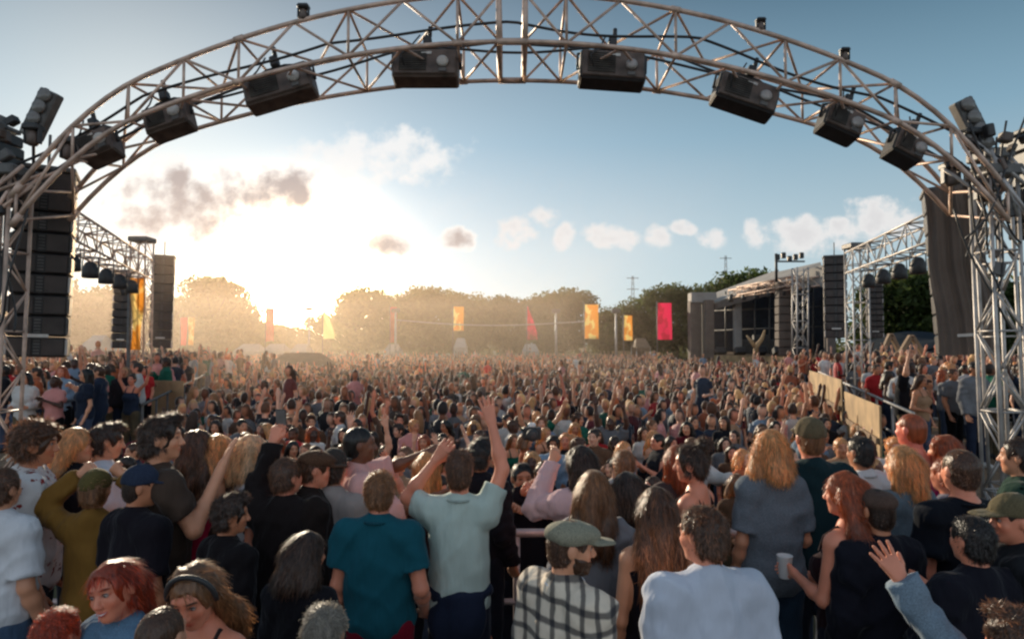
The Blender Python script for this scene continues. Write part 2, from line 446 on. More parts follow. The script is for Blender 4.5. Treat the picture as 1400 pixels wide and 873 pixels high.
def torso(F, B, inf=0.0, loose=0.0):
    c = B['chest']; i = inf
    F.ell((0, 0, 1.25), (c + i, B['cd'] + i, 0.20 + i), 0.05)
    F.ell((0, -0.002, 1.07), (B['waist'] + i + loose, B['cd'] - 0.008 + i + loose * 0.7, 0.20 + i), 0.06)
    F.ell((0, -0.012, 0.93), (B['hip'] + i, 0.118 + i, 0.13 + i), 0.06)
    sw = B['sw']
    F.cone((-sw + 0.02, -0.012, 1.395), (sw - 0.02, -0.012, 1.395), 0.052 + i, None, 0.05)
    for s in (-1, 1): F.cone((0, -0.022, 1.455), (s * sw * 0.8, -0.016, 1.412), 0.05 + i, 0.045 + i, 0.03)
    if inf: F.cone((0, -0.030, 1.38), (0, -0.026, 1.438), B['neck'] + 0.004 + i, B['neck'] - 0.002 + i, 0.03)
    if B is BUILD['f']:
        for s in (-1, 1): F.ell((s * 0.068, 0.082, 1.245), (0.062 + i * 0.8, 0.055 + i, 0.062 + i * 0.8), 0.04)

def shoulder(B, s): return np.array([s * (B['sw'] + 0.004), -0.012, 1.393])

ARM_POSES = {  # elbow, wrist for the right side (+x); mirrored for the left
    'down': ((0.235, -0.035, 1.115), (0.245, 0.065, 0.875)),
    'bent': ((0.245, -0.045, 1.12), (0.175, 0.165, 1.10)),
    'phone': ((0.235, 0.10, 1.18), (0.10, 0.27, 1.36)),
    'up': ((0.27, 0.06, 1.62), (0.22, 0.10, 1.87)),
    'high': ((0.235, 0.05, 1.66), (0.25, 0.07, 1.92)),
    'wide': ((0.40, 0.06, 1.56), (0.50, 0.12, 1.80)),
    'head': ((0.38, 0.05, 1.52), (0.17, 0.06, 1.70)),
    'clap': ((0.27, 0.08, 1.17), (0.05, 0.27, 1.31)),
    'fwd': ((0.235, 0.19, 1.25), (0.19, 0.43, 1.31)),
    'point': ((0.24, 0.20, 1.42), (0.18, 0.43, 1.52)),
    'hip': ((0.33, -0.10, 1.13), (0.19, 0.03, 0.99)),
}

def arm_pts(B, s, pose):
    e, w = (ARM_POSES[pose] if isinstance(pose, str) else pose)
    if not isinstance(pose, str): e, w = (abs(e[0]),) + tuple(e[1:]), (abs(w[0]),) + tuple(w[1:])
    m = np.array([s, 1, 1.0])
    dx = np.array([s * (B['sw'] - 0.182), 0, 0])
    return shoulder(B, s), np.array(e) * m + dx, np.array(w) * m + dx

def hand_net(wr, el, s, h, style='relaxed', palm=(0, 1, 0), scale=1.0):
    y = wr - el; y = y / np.linalg.norm(y)
    p = np.array(palm, float); p = p - y * p.dot(y)
    if np.linalg.norm(p) < 1e-3: p = np.cross(y, (1, 0, 0))
    z = -p / np.linalg.norm(p); x = np.cross(y, z)
    # local: y along the fingers, -z the palm side
    ts = s * 1.0
    T = lambda q: wr + (x * q[0] + y * q[1] + z * q[2]) * scale
    F = Field(wr - 0.2 * scale - 0.02, wr + 0.2 * scale + 0.02, h)
    curl = {'relaxed': (0.45, 0.6), 'open': (0.08, 0.1), 'fist': (1.45, 1.6), 'hold': (0.8, 0.9)}[style]
    spread = {'relaxed': 0.05, 'open': 0.16, 'fist': 0.0, 'hold': 0.03}[style]
    thumb_x = 1 if s * 1 > 0 else -1
    # thumb side: which side of the palm the thumb leaves (towards the body's midline when palm faces forward with arms up)
    thumb_x = -s if (x[0] > 0) else s
    for i, (kx, ln) in enumerate(((-0.031, 0.058), (-0.0105, 0.073), (0.0105, 0.078), (0.031, 0.070))):
        kx_ = kx * thumb_x; ln_ = ln
        kn = (kx_, 0.088 - abs(kx_) * 0.12, 0.0)
        F.cone(T((kx_ * 0.45, 0.0, 0)), T(kn), 0.0155 * scale, 0.0125 * scale, 0.014)
        a1, a2 = curl; sp = (i - 1.5) * spread * thumb_x
        d1 = np.array([math.sin(sp) * math.cos(a1), math.cos(sp) * math.cos(a1), -math.sin(a1)])
        d2 = np.array([math.sin(sp) * math.cos(a1 + a2), math.cos(sp) * math.cos(a1 + a2), -math.sin(a1 + a2)])
        q = np.array(kn); q1 = q + d1 * ln_ * 0.55; q2 = q1 + d2 * ln_ * 0.48
        F.cone(T(q), T(q1), 0.0098 * scale, 0.0088 * scale, 0.006); F.cone(T(q1), T(q2), 0.0088 * scale, 0.0072 * scale, 0.004)
    tx = thumb_x
    F.cone(T((tx * 0.02, 0.018, -0.004)), T((tx * 0.047, 0.052, -0.012)), 0.0135 * scale, 0.0115 * scale, 0.012)
    k2 = 0.7 if style in ('fist', 'hold') else 1.0
    F.cone(T((tx * 0.047, 0.052, -0.012)), T((tx * 0.062 * k2, 0.088, -0.022)), 0.0112 * scale, 0.0088 * scale, 0.004)
    F.cone(T((0, -0.05, 0)), T((0, 0.005, 0)), 0.0255 * scale, 0.024 * scale, 0.02)
    return F.net()

HEAD_SC = 0.925
def rot_head(V, yaw, pitch, roll=0.0, piv=(0, -0.01, 1.50)):
    M = np.array(Matrix.Rotation(yaw, 3, 'Z') @ Matrix.Rotation(pitch, 3, 'X') @ Matrix.Rotation(roll, 3, 'Y'))
    return (V - np.array(piv)) @ M.T * HEAD_SC + np.array(piv)

def head_net(B, h, f=False):
    F = Field((-0.13, -0.15, 1.36), (0.13, 0.16, 1.80), h)
    F.ell((0, -0.008, 1.655), (0.077, 0.097, 0.094), 0.02)
    F.ell((0, 0.026, 1.603), (0.059 if not f else 0.055, 0.066, 0.085), 0.03)
    F.ell((0, 0.020, 1.572), (0.054 if not f else 0.047, 0.06, 0.045), 0.03)
    F.ell((0, 0.066, 1.541), (0.026, 0.022, 0.019), 0.025)
    F.ell((0, 0.074, 1.668), (0.05, 0.018, 0.012), 0.02)
    for s in (-1, 1):
        F.ell((s * 0.036, 0.064, 1.608), (0.022, 0.02, 0.022), 0.02)
        F.ell((s * 0.031, 0.097, 1.646), (0.017, 0.014, 0.011), 0.012, 's')
        F.ell((s * 0.031, 0.076, 1.645), (0.0145, 0.0135, 0.012), 0.006)
        F.ell((s * 0.078, -0.008, 1.630), (0.011, 0.019, 0.032), 0.008)
        F.ell((s * 0.011, 0.100, 1.602), (0.009, 0.010, 0.008), 0.006)
    F.cone((0, 0.086, 1.652), (0, 0.110, 1.608), 0.008, 0.0125, 0.012)
    F.ell((0, 0.086, 1.577), (0.022, 0.012, 0.006), 0.006); F.ell((0, 0.085, 1.567), (0.018, 0.012, 0.007), 0.006)
    n = B['neck']
    F.cone((0, -0.028, 1.40), (0, -0.012, 1.58), n + 0.004, n - 0.003, 0.025)
    V, Q = F.net()
    C = np.ones((len(V), 3))
    def spot(c, r, col, p=1.0):
        d = np.sqrt((((V - np.array(c)) / np.array(r)) ** 2).sum(1)); w = np.clip(1.6 - d * 1.1, 0, 1)[:, None] * p
        C[:] = C * (1 - w) + C * np.array(col) * w
    for s in (-1, 1):
        spot((s * 0.031, 0.090, 1.644), (0.016, 0.02, 0.008), (0.25, 0.22, 0.22))
        spot((s * 0.033, 0.088, 1.668), (0.022, 0.02, 0.005), (0.35, 0.28, 0.25))
        spot((s * 0.04, 0.07, 1.60), (0.022, 0.03, 0.02), (1.12, 0.85, 0.8), 0.6)
    spot((0, 0.094, 1.572), (0.024, 0.02, 0.010), (0.85, 0.5, 0.5))
    spot((0, 0.11, 1.605), (0.018, 0.02, 0.012), (1.1, 0.85, 0.8), 0.6)
    return V, Q, C

def body_mesh(name, sex, arms, res=1.0, hy=0.0, hp=0.0, hr=0.0, hands=('relaxed', 'relaxed'), palms=((0, 1, 0), (0, 1, 0))):
    B = BUILD[sex]; h = 0.014 * res
    pts = [p for s in (-1, 1) for p in arm_pts(B, s, arms[0 if s < 0 else 1])]
    lo = np.min(pts + [np.array([-0.24, -0.18, 0.0])], 0) - 0.08; hi = np.max(pts + [np.array([0.24, 0.22, 1.47])], 0) + 0.08
    lo[2] = -0.02
    F = Field(lo, hi, h)
    torso(F, B)
    for s in (-1, 1):
        F.cone((s * 0.088, -0.005, 0.90), (s * 0.10, 0.012, 0.49), 0.088, 0.056, 0.05)
        F.cone((s * 0.10, 0.008, 0.49), (s * 0.105, -0.022, 0.09), 0.055, 0.038, 0.03)
        F.ell((s * 0.103, -0.022, 0.36), (0.05, 0.055, 0.11), 0.03)
        F.cone((s * 0.105, -0.04, 0.045), (s * 0.122, 0.15, 0.032), 0.040, 0.030, 0.03)
        S, E, W = arm_pts(B, s, arms[0 if s < 0 else 1]); a = B['arm']
        F.cone(S, E, 0.055 * a, 0.041 * a, 0.04); F.cone(E, W, 0.043 * a, 0.029 * a, 0.02)
        m = E * 0.68 + W * 0.32; F.ell(m, (0.043 * a,) * 3, 0.03)
    n = B['neck']; F.cone((0, -0.028, 1.40), (0, -0.02, 1.47), n + 0.006, n + 0.002, 0.045)
    parts = [F.net()]
    hv, hq, hc = head_net(B, 0.0075 * res, sex == 'f')
    z = np.clip((hv[:, 2:3] - 1.46) / 0.07, 0, 1)
    hv = hv * (1 - z) + rot_head(hv, hy, hp, hr) * z
    n0 = len(parts[0][0]); parts.append((hv, hq))
    for s in (-1, 1):
        i = 0 if s < 0 else 1
        S, E, W = arm_pts(B, s, arms[i])
        parts.append(hand_net(W, E, s, 0.0058 * min(res, 1.7), hands[i], palms[i], 0.98 if sex == 'm' else 0.88))
    V, Q = joinVQ(parts)
    C = np.ones((len(V), 3)); C[n0:n0 + len(hv)] = hc
    return np_mesh(name, V, Q, True, C)

def shirt_mesh(name, sex, arms, sleeve=0.55, hem=0.86, inf=0.014, loose=0.02, res=1.0, seed=1, top=None, fold=0.0055, strap=False):
    B = BUILD[sex]; h = 0.0125 * res
    pts = [p for s in (-1, 1) for p in arm_pts(B, s, arms[0 if s < 0 else 1])]
    lo = np.min(pts + [np.array([-0.24, -0.18, hem])], 0) - 0.09; hi = np.max(pts + [np.array([0.24, 0.2, 1.47])], 0) + 0.09
    lo[2] = hem - 3 * h
    F = Field(lo, hi, h)
    torso(F, B, inf, loose)
    if hem < 0.8: F.cone((0, -0.01, 0.95), (0, -0.01, hem), B['hip'] * 0.95 + inf, B['hip'] * 1.05 + inf, 0.05)
    for s in (-1, 1):
        if sleeve <= 0: continue
        S, E, W = arm_pts(B, s, arms[0 if s < 0 else 1]); a = B['arm']
        G = Field(lo, hi, h)
        G.cone(S * 0.8 + np.array([0, -0.01, 1.37]) * 0.2, S, 0.056 + inf, 0.054 * a + inf, 0.0)
        lo_ = inf * 1.3 + 0.004
        if sleeve <= 1:
            G.cone(S, E, 0.055 * a + lo_, 0.043 * a + lo_ + 0.008, 0.03); G.ripple(fold * 0.8, 48, seed + 3 + s)
            G.plane(S + (E - S) * sleeve, (E - S))
        else:
            G.cone(S, E, 0.056 * a + lo_, 0.045 * a + lo_, 0.03); G.cone(E, W, 0.045 * a + lo_, 0.033 * a + lo_, 0.03); G.ripple(fold * 1.3, 55, seed + 3 + s)
            G.plane(E + (W - E) * (sleeve - 1), (W - E))
        k = 0.035; hh = np.maximum(k - np.abs(F.D - G.D), 0) / k
        F.D = np.minimum(F.D, G.D) - hh * hh * k * 0.25
    F.ripple(fold, 22, seed, (1, 1, 0.55)); F.crease(fold * 2.3, 15, seed)
    F.plane((0, 0, hem), (0, 0, -1))
    if top: F.plane((0, 0, top), (0, 0, 1))
    V, Q = F.net()
    return np_mesh(name, V, Q)

def trousers_mesh(name, sex, res=1.0, inf=0.012, length=0.07, seed=1, top=0.98, wide=0.0):
    B = BUILD[sex]; h = 0.015 * res
    F = Field((-0.26, -0.2, length - 0.03), (0.26, 0.22, top + 0.05), h)
    F.ell((0, -0.012, 0.93), (B['hip'] + inf, 0.118 + inf, 0.13 + inf), 0.05)
    F.ell((0, -0.002, 1.05), (B['waist'] + inf, B['cd'] - 0.008 + inf, 0.17), 0.05)
    for s in (-1, 1):
        F.cone((s * 0.088, -0.005, 0.90), (s * 0.10, 0.012, 0.49), 0.088 + inf, 0.062 + inf + wide, 0.04)
        F.cone((s * 0.10, 0.008, 0.49), (s * 0.105, -0.018, 0.05), 0.062 + inf + wide, 0.052 + inf + wide, 0.03)
    F.ripple(0.004, 34, seed)
    F.plane((0, 0, length), (0, 0, -1)); F.plane((0, 0, top), (0, 0, 1))
    V, Q = F.net()
    return np_mesh(name, V, Q)

def shoe_mesh(name, s, res=1.0):
    F = Field((min(0, s * 0.25) , -0.14, -0.02), (max(0, s * 0.25), 0.24, 0.16), 0.011 * res)
    F.cone((s * 0.105, -0.045, 0.05), (s * 0.122, 0.155, 0.036), 0.05, 0.038, 0.02); F.cone((s * 0.105, -0.03, 0.06), (s * 0.105, -0.02, 0.12), 0.05, 0.047, 0.02)
    F.plane((0, 0, 0.002), (0, 0, -1)); F.plane((0, 0, 0.115), (0, 0, 1))
    V, Q = F.net(); return np_mesh(name, V, Q)

# ------------------------------------------------------------------ hair
def hair_net(style, res, seed, sex):
    h = 0.0095 * res
    ext = {'long': 0.45, 'longer': 0.55, 'bob': 0.25, 'pony': 0.4}.get(style, 0.16)
    F = Field((-0.2, -0.26, 1.655 - ext), (0.2, 0.17, 1.86), h)
    t = {'short': 0.008, 'crop': 0.004, 'buzz': 0.002, 'curly': 0.024, 'afro': 0.05, 'tousled': 0.013}.get(style, 0.012)
    F.ell((0, -0.010, 1.657), (0.077 + t, 0.097 + t, 0.094 + t), 0)
    if style in ('short', 'crop', 'buzz', 'tousled', 'curly', 'afro'):
        F.ell((0, -0.035, 1.60), (0.068 + t * 0.6, 0.066 + t * 0.5, 0.07), 0.02)
        F.plane((0, 0.0, 1.562), (0, 0.35, -1))
    if style == 'tousled': F.ell((0, 0.035, 1.735), (0.07, 0.065, 0.04), 0.02)
    if style in ('long', 'longer'):
        b = {'long': 1.33, 'longer': 1.22}[style]
        F.cone((0, -0.06, 1.63), (0, -0.125, b + 0.05), 0.082, 0.062, 0.03)
        for s in (-1, 1):
            F.cone((s * 0.062, -0.03, 1.64), (s * 0.088, -0.085, 1.46), 0.045, 0.048, 0.03)
            F.cone((s * 0.088, -0.085, 1.46), (s * 0.075, -0.12, b), 0.048, 0.034, 0.03)
    if style == 'bob':
        F.cone((0, -0.05, 1.63), (0, -0.075, 1.50), 0.085, 0.07, 0.03)
        for s in (-1, 1): F.cone((s * 0.066, -0.01, 1.66), (s * 0.082, -0.02, 1.50), 0.038, 0.036, 0.03)
    if style == 'wavybob':
        F.cone((0, -0.05, 1.63), (0, -0.085, 1.53), 0.09, 0.085, 0.03)
        for s in (-1, 1): F.cone((s * 0.066, -0.01, 1.66), (s * 0.098, -0.02, 1.53), 0.042, 0.05, 0.03)
    if style == 'bun':
        F.ell((0, -0.085, 1.745), (0.05, 0.05, 0.046), 0.012)
        F.ell((0, -0.035, 1.60), (0.07, 0.066, 0.06), 0.02)
    if style == 'pony':
        F.cone((0, -0.10, 1.70), (0, -0.15, 1.62), 0.03, 0.038, 0.02); F.cone((0, -0.15, 1.62), (0, -0.15, 1.38), 0.038, 0.018, 0.02)
        F.ell((0, -0.035, 1.60), (0.07, 0.066, 0.06), 0.02)
    # open face
    F.ell((0, 0.118, 1.602 if style not in ('pony', 'bun') else 1.622), (0.076, 0.088, 0.112), 0.012, 's')
    if style not in ('long', 'longer', 'bob', 'wavybob'):
        for s in (-1, 1): F.ell((s * 0.09, 0.012, 1.615), (0.032, 0.034, 0.040), 0.01, 's')
    amp, fr = {'curly': (0.009, 85), 'afro': (0.010, 85), 'tousled': (0.006, 80), 'buzz': (0.0015, 90), 'crop': (0.002, 90), 'short': (0.0035, 90)}.get(style, (0.0045, 75))
    sq = (1, 1, 1) if style in ('curly', 'afro', 'tousled') else (1, 1, 0.25)
    F.ripple(amp, fr, seed, sq)
    return F.net()

def vnormals(V, Q):
    a, b, c, d = (V[Q[:, i]] for i in range(4))
    n = np.cross(c - a, d - b); N = np.zeros_like(V)
    for i in range(4): np.add.at(N, Q[:, i], n)
    return N / (np.linalg.norm(N, axis=1, keepdims=True) + 1e-9)

def hair_mesh(name, style, sex='m', res=1.0, seed=1, hy=0.0, hp=0.0, hr=0.0, strands=0, ombre=None, lum=0.1):
    V, Q = hair_net(style, res, seed, sex)
    N = vnormals(V, Q) if strands else None
    C = np.ones((len(V), 3))
    if strands:
        r = np.random.default_rng(seed)
        ok = np.where(~((V[:, 1] > 0.028) & (V[:, 2] < 1.725)))[0]
        I = ok[r.integers(0, len(ok), strands)]; P = V[I]; n = N[I]
        longy = style in ('long', 'longer', 'bob', 'wavybob', 'pony')
        fl = np.tile(np.array([0, -0.25, -1.0]), (strands, 1)) if longy else (P - np.array([0, -0.05, 1.76])) * np.array([1, 1, 1]) * 8
        fl = fl + r.normal(size=fl.shape) * (0.22 if longy else (0.6 if style in ('curly', 'afro', 'tousled') else 0.35))
        fl = fl - n * (fl * n).sum(1, keepdims=True) * 0.8; fl /= np.linalg.norm(fl, axis=1, keepdims=True) + 1e-9
        Ln = r.uniform(0.5, 1.2, (strands, 1)) * {'short': 0.026, 'crop': 0.012, 'buzz': 0.006, 'curly': 0.045, 'afro': 0.035, 'tousled': 0.034, 'bun': 0.04}.get(style, 0.085)
        lift = np.where(r.random((strands, 1)) < 0.27, r.uniform(0.4, 0.95, (strands, 1)), r.uniform(0.05, 0.35, (strands, 1))) * (1.0 if not longy else 0.45)
        sd = np.cross(fl, n); sd /= np.linalg.norm(sd, axis=1, keepdims=True) + 1e-9
        w = r.uniform(0.0009, 0.0026, (strands, 1))
        k = 4; vs = []
        for j in range(k):
            u = j / (k - 1); c = P - n * 0.004 + fl * Ln * u + n * (Ln * lift * u * (1.3 - u) + 0.004 * u) + sd * (np.sin(u * 3 + r.uniform(0, 6, (strands, 1))) * 0.004 * u)
            ww = w * (1 - 0.75 * u); vs += [c - sd * ww, c + sd * ww]
        S = np.stack(vs, 1).reshape(-1, 3)
        base = np.arange(strands)[:, None] * 2 * k
        q = np.concatenate([base + np.array([[2 * j, 2 * j + 1, 2 * j + 3, 2 * j + 2]]) for j in range(k - 1)])
        sc = np.where(lift[:, 0] > (0.36 if not longy else 0.16), r.uniform(0.5, 1.0, strands) * np.clip(0.5 / lum, 1.2, 3.4), r.uniform(0.5, 1.9, strands))  # lifted strands tinted brighter: the backlit rim glow is put into their colour
        sc = np.repeat(sc, 2 * k)[:, None] * np.array([[1.05, 1.0, 0.93]])
        V, Q = joinVQ([(V, Q), (S, q)]); C = np.concatenate([C, sc])
    if ombre is not None:
        w = np.clip((1.62 - V[:, 2:3]) / 0.22, 0, 1); C = C * (1 - w) + C * np.array(ombre) * w
    V = rot_head(V, hy, hp, hr)
    return np_mesh(name, V, Q, True, C)

def beard_mesh(name, hy, hp, hr=0, seed=3, res=1.0):
    F = Field((-0.1, -0.06, 1.48), (0.1, 0.14, 1.68), 0.006 * max(res, 0.8))
    F.ell((0, 0.026, 1.603), (0.067, 0.073, 0.091), 0.02); F.ell((0, 0.020, 1.572), (0.062, 0.067, 0.052), 0.03); F.ell((0, 0.068, 1.538), (0.033, 0.028, 0.026), 0.025)
    F.ell((0, 0.093, 1.588), (0.027, 0.012, 0.006), 0.006)
    F.plane((0, 0.06, 1.594), (0, 0.55, 1)); F.plane((0, 0.006, 1.6), (0, -1, 0.0))
    F.ell((0, 0.112, 1.571), (0.020, 0.02, 0.008), 0.004, 's'); F.ell((0, 0.02, 1.46), (0.09, 0.09, 0.045), 0.01, 's')
    F.ripple(0.0022, 120, seed)
    V, Q = F.net(); return np_mesh(name, rot_head(V, hy, hp, hr), Q, True, np.ones((len(V), 3)))

def cap_mesh(name, kind, hy, hp, hr=0, res=1.0, back=False):
    F = Field((-0.16, -0.18, 1.60), (0.16, 0.28, 1.84), 0.008 * res)
    if kind == 'flat':
        F.ell((0, -0.008, 1.69), (0.094, 0.118, 0.062), 0.02); F.ell((0, 0.045, 1.70), (0.085, 0.085, 0.042), 0.02)
    else:
        F.ell((0, -0.008, 1.672), (0.091, 0.113, 0.100), 0.02)
    F.plane((0, 0, 1.660), (0, 0.12, -1))
    if kind == 'beanie': F.cone((0, 0, 0.1), (0, 0, 0.1), 0.01)
    else:
        F.ell((0, 0.118, 1.672), (0.078, 0.088, 0.009), 0.012)
        F.ell((0, 0.125, 1.688), (0.05, 0.03, 0.006), 0.0, 's')
    F.ripple(0.0022, 45, 5)
    V, Q = F.net()
    if back: V = V * np.array([-1, -1, 1]) + np.array([0, -0.016, 0])
    return np_mesh(name, rot_head(V, hy, hp, hr), Q)

def head_pt(p, hy, hp, hr=0): return rot_head(np.array([p], float), hy, hp, hr)[0]

def uvs(c, r, n=12, m=8, M=None):
    V = []; Q = []
    for j in range(m + 1):
        for i in range(n):
            th = math.pi * j / m; ph = 2 * math.pi * i / n
            V.append((math.sin(th) * math.cos(ph) * r[0], math.sin(th) * math.sin(ph) * r[1], math.cos(th) * r[2]))
    for j in range(m):
        for i in range(n): Q.append((j * n + i, (j + 1) * n + i, (j + 1) * n + (i + 1) % n, j * n + (i + 1) % n))
    V = np.array(V)
    if M is not None: V = V @ np.array(M).T
    return V + np.array(c), np.array(Q)

SKINS = {'pale': lin(222, 166, 138), 'fair': lin(212, 148, 114), 'tan': lin(190, 124, 90), 'rosy': lin(220, 138, 108), 'burnt': lin(218, 112, 90), 'brown': lin(112, 70, 50), 'deep': lin(74, 46, 35)}
HAIRS = {'black': lin(34, 27, 25), 'dark': lin(64, 45, 35), 'brown': lin(94, 63, 44), 'light': lin(146, 104, 70), 'ginger': lin(178, 92, 50), 'red': lin(178, 72, 38), 'blond': lin(226, 172, 114), 'pale': lin(236, 202, 162), 'grey': lin(138, 132, 124)}

def skin_col(k): return SKINS[k]
M_EYE = simple('eyeball', (0.34, 0.29, 0.27, 1), 0.2, 0, (0.9, 1.05), 5, 0)
M_IRIS = simple('iris', (0.02, 0.016, 0.014, 1), 0.15, 0, (0.9, 1.05), 5, 0)
# ------------------------------------------------------------------ people
DECK_Z, TERR_Z = 0.58, 0.80
SHOES = {}
def get_shoe(s):
    if s not in SHOES:
        SHOES[s] = shoe_mesh('shoe', s, 1.2); SHOES[s].materials.append(M_CLOTH[None])
    return SHOES[s]

def make_person(label, loc, H, yaw, sex='m', arms=('down', 'down'), hair=('short', 'dark'), skin='fair', top=('tee', (0.1, 0.1, 0.1, 1)), legs=lin(30, 32, 42),
                head=(0, 0, 0), res=1.0, seed=1, hands=('relaxed', 'relaxed'), palms=((0, 1, 0), (0, 1, 0)), cap=None, beard=None, strands=0, group=None, face=False, extra=None, bulk=1.0, ombre=None):
    root = empty('person', loc, R(yaw))
    tag(root, label, 'person', group)
    s = H / 1.75; root.scale = (s * bulk, s * bulk, s)
    hy, hp, hr = [R(a) for a in head]
    b = link_mesh('body', body_mesh('body', sex, arms, res, hy, hp, hr, hands, palms), M_SKIN, root, SKINS[skin])
    kind, col = top[0], top[1]; pat = top[2] if len(top) > 2 else None
    kw = dict(res=res, seed=seed)
    nm = 'shirt'
    if kind == 'tee': kw.update(sleeve=0.62, hem=0.87, inf=0.014, loose=0.022)
    elif kind == 'boxy': kw.update(sleeve=0.78, hem=0.82, inf=0.018, loose=0.03, fold=0.005)
    elif kind == 'long': kw.update(sleeve=1.96, hem=0.84, inf=0.017, loose=0.02, fold=0.005)
    elif kind == 'jacket': kw.update(sleeve=1.95, hem=0.82, inf=0.020, loose=0.022, fold=0.0055); nm = 'jacket'
    elif kind == 'rolled': kw.update(sleeve=1.15, hem=0.82, inf=0.020, loose=0.03, fold=0.005)
    elif kind == 'tank': kw.update(sleeve=0, hem=0.88, inf=0.010, loose=0.015, top=1.36); nm = 'vest_top'
    elif kind == 'dress': kw.update(sleeve=0, hem=0.60, inf=0.012, loose=0.02, top=1.37); nm = 'dress'
    link_mesh(nm, shirt_mesh(nm, sex, arms, **kw), M_CLOTH[pat], root, col)
    if kind in ('tank', 'dress'):
        for q in (-1, 1):
            m = MB(); sw = BUILD[sex]['sw'] * 0.62
            m.tube([(q * sw, 0.098, 1.33), (q * sw, 0.07, 1.41), (q * sw * 0.97, 0.0, 1.472), (q * sw * 0.97, -0.06, 1.43), (q * sw, -0.103, 1.33)], 0.009, 6)
            m.build('strap', M_CLOTH[pat], root).color = col
    if kind in ('tee', 'boxy', 'long') and res <= 1.0:
        n_ = BUILD[sex]['neck'] + 0.014
        m = MB(); m.tube([(math.cos(t_) * (n_ + 0.004), -0.026 + math.sin(t_) * (n_ + 0.012), 1.468 + (0.006 if math.sin(t_) < 0 else -0.012) * abs(math.sin(t_))) for t_ in np.linspace(0, 2 * math.pi, 25)[:-1]], 0.0075, 6, closed=True)
        o = m.build('collar', M_CLOTH[None], root); o.color = tuple(q * 0.72 for q in col[:3]) + (1,)
    link_mesh('trousers', trousers_mesh('trousers', sex, max(res, 1.2), seed=seed, top=1.0), M_CLOTH['denim'], root, legs)
    for q in (-1, 1): link_mesh('shoe', get_shoe(q), None, root, (0.05, 0.05, 0.055, 1) if seed % 3 else (0.5, 0.5, 0.48, 1))
    if hair: link_mesh('hair', hair_mesh('hair', hair[0], sex, res, seed, hy, hp, hr, strands, ombre, max(HAIRS[hair[1]][:3])), M_HAIR, root, HAIRS[hair[1]] if isinstance(hair[1], str) else hair[1])
    if cap: link_mesh('cap', cap_mesh('cap', cap[0], hy, hp, hr, res, len(cap) > 2), M_CLOTH['melange'], root, cap[1])
    if beard: link_mesh('beard', beard_mesh('beard', hy, hp, hr, 3, res), M_HAIR, root, HAIRS[beard])
    if face:
        Mh = Matrix.Rotation(hy, 3, 'Z') @ Matrix.Rotation(hp, 3, 'X') @ Matrix.Rotation(hr, 3, 'Y')
        for q in (-1, 1):
            V1, Q1 = uvs(head_pt((q * 0.031, 0.0775, 1.6435), hy, hp, hr), (0.0125, 0.0125, 0.0125), 14, 10)
            e = link_mesh('eye', np_mesh('eye', V1, Q1), M_EYE, root)
            V2, Q2 = uvs(head_pt((q * 0.031, 0.0875, 1.642), hy, hp, hr), (0.0052, 0.0036, 0.0052), 10, 8, Mh)
            link_mesh('iris', np_mesh('iris', V2, Q2), M_IRIS, e)
            lid = MB(); lid.tube([head_pt((q * (0.031 + dx), 0.0905 - abs(dx) * 0.25, 1.6505 - dx * dx * 18), hy, hp, hr) for dx in (-0.014, -0.007, 0, 0.007, 0.014)], [0.001, 0.002, 0.0024, 0.002, 0.001], 6)
            lid.build('eyelash', M_IRIS, e)
            bw = MB(); bw.tube([head_pt((q * (0.033 + dx), 0.095 - abs(dx + 0.006) * 0.5, 1.671 - (dx - 0.004) ** 2 * 14), hy, hp, hr) for dx in (-0.018, -0.008, 0.004, 0.016, 0.024)], [0.0022, 0.0038, 0.0036, 0.003, 0.001], 6)
            o = bw.build('eyebrow', M_HAIR, root); o.color = HAIRS[face]
            at_ = o.data.attributes.new('tint', 'FLOAT_COLOR', 'POINT'); at_.data.foreach_set('color', np.ones(len(o.data.vertices) * 4, np.float32))
    if extra: extra(root)
    return root

def hero(label, px, pt, d, sex='m', yaw=0, extra_top=0.02, field=False, group=None, **kw):
    """someone standing near the camera: px, pt = top of the head on the photograph, d = distance"""
    if not field: d *= 1.055 if d > 2.7 else 1.035
    p = at(px, pt, d)
    base = 0.0 if field else DECK_Z
    H = (p.z - base - extra_top) * 1.012
    H -= {'tousled': 0.025, 'curly': 0.04, 'wavybob': 0.012}.get((kw.get('hair') or ('x',))[0], 0)
    H = min(max(H, 1.40), 1.98)
    return make_person(label, (p.x, p.y, base), H, yaw, sex, group=group, **kw)

WHT = (0.62, 0.62, 0.64, 1); BLK = (0.012, 0.010, 0.014, 1); NAVY = (0.016, 0.022, 0.045, 1)
HS = 1500
G = 'people standing on the near deck'

def print_patch(name, mat, pts):
    def f(root):
        from mathutils.bvhtree import BVHTree
        sh = next(k for k in root.children if k.name.split('.')[0] in ('shirt', 'jacket'))
        tr = BVHTree.FromPolygons([v.co[:] for v in sh.data.vertices], [tuple(q.vertices) for q in sh.data.polygons])
        for (x, z, w, hgt) in pts:
            m = MB(); nx, nz = 4, 3
            def pt(u, v):
                px_, pz_ = x + (u - 0.5) * w, z + (v - 0.5) * hgt
                hit = tr.ray_cast(Vector((px_, -0.6, pz_)), Vector((0, 1, 0)))[0]
                return (px_, (hit.y if hit else -0.16) - 0.003, pz_)
            m.sheet(pt, nx, nz); m.build(name, mat, root)
    return f

def E_teal(root): pass

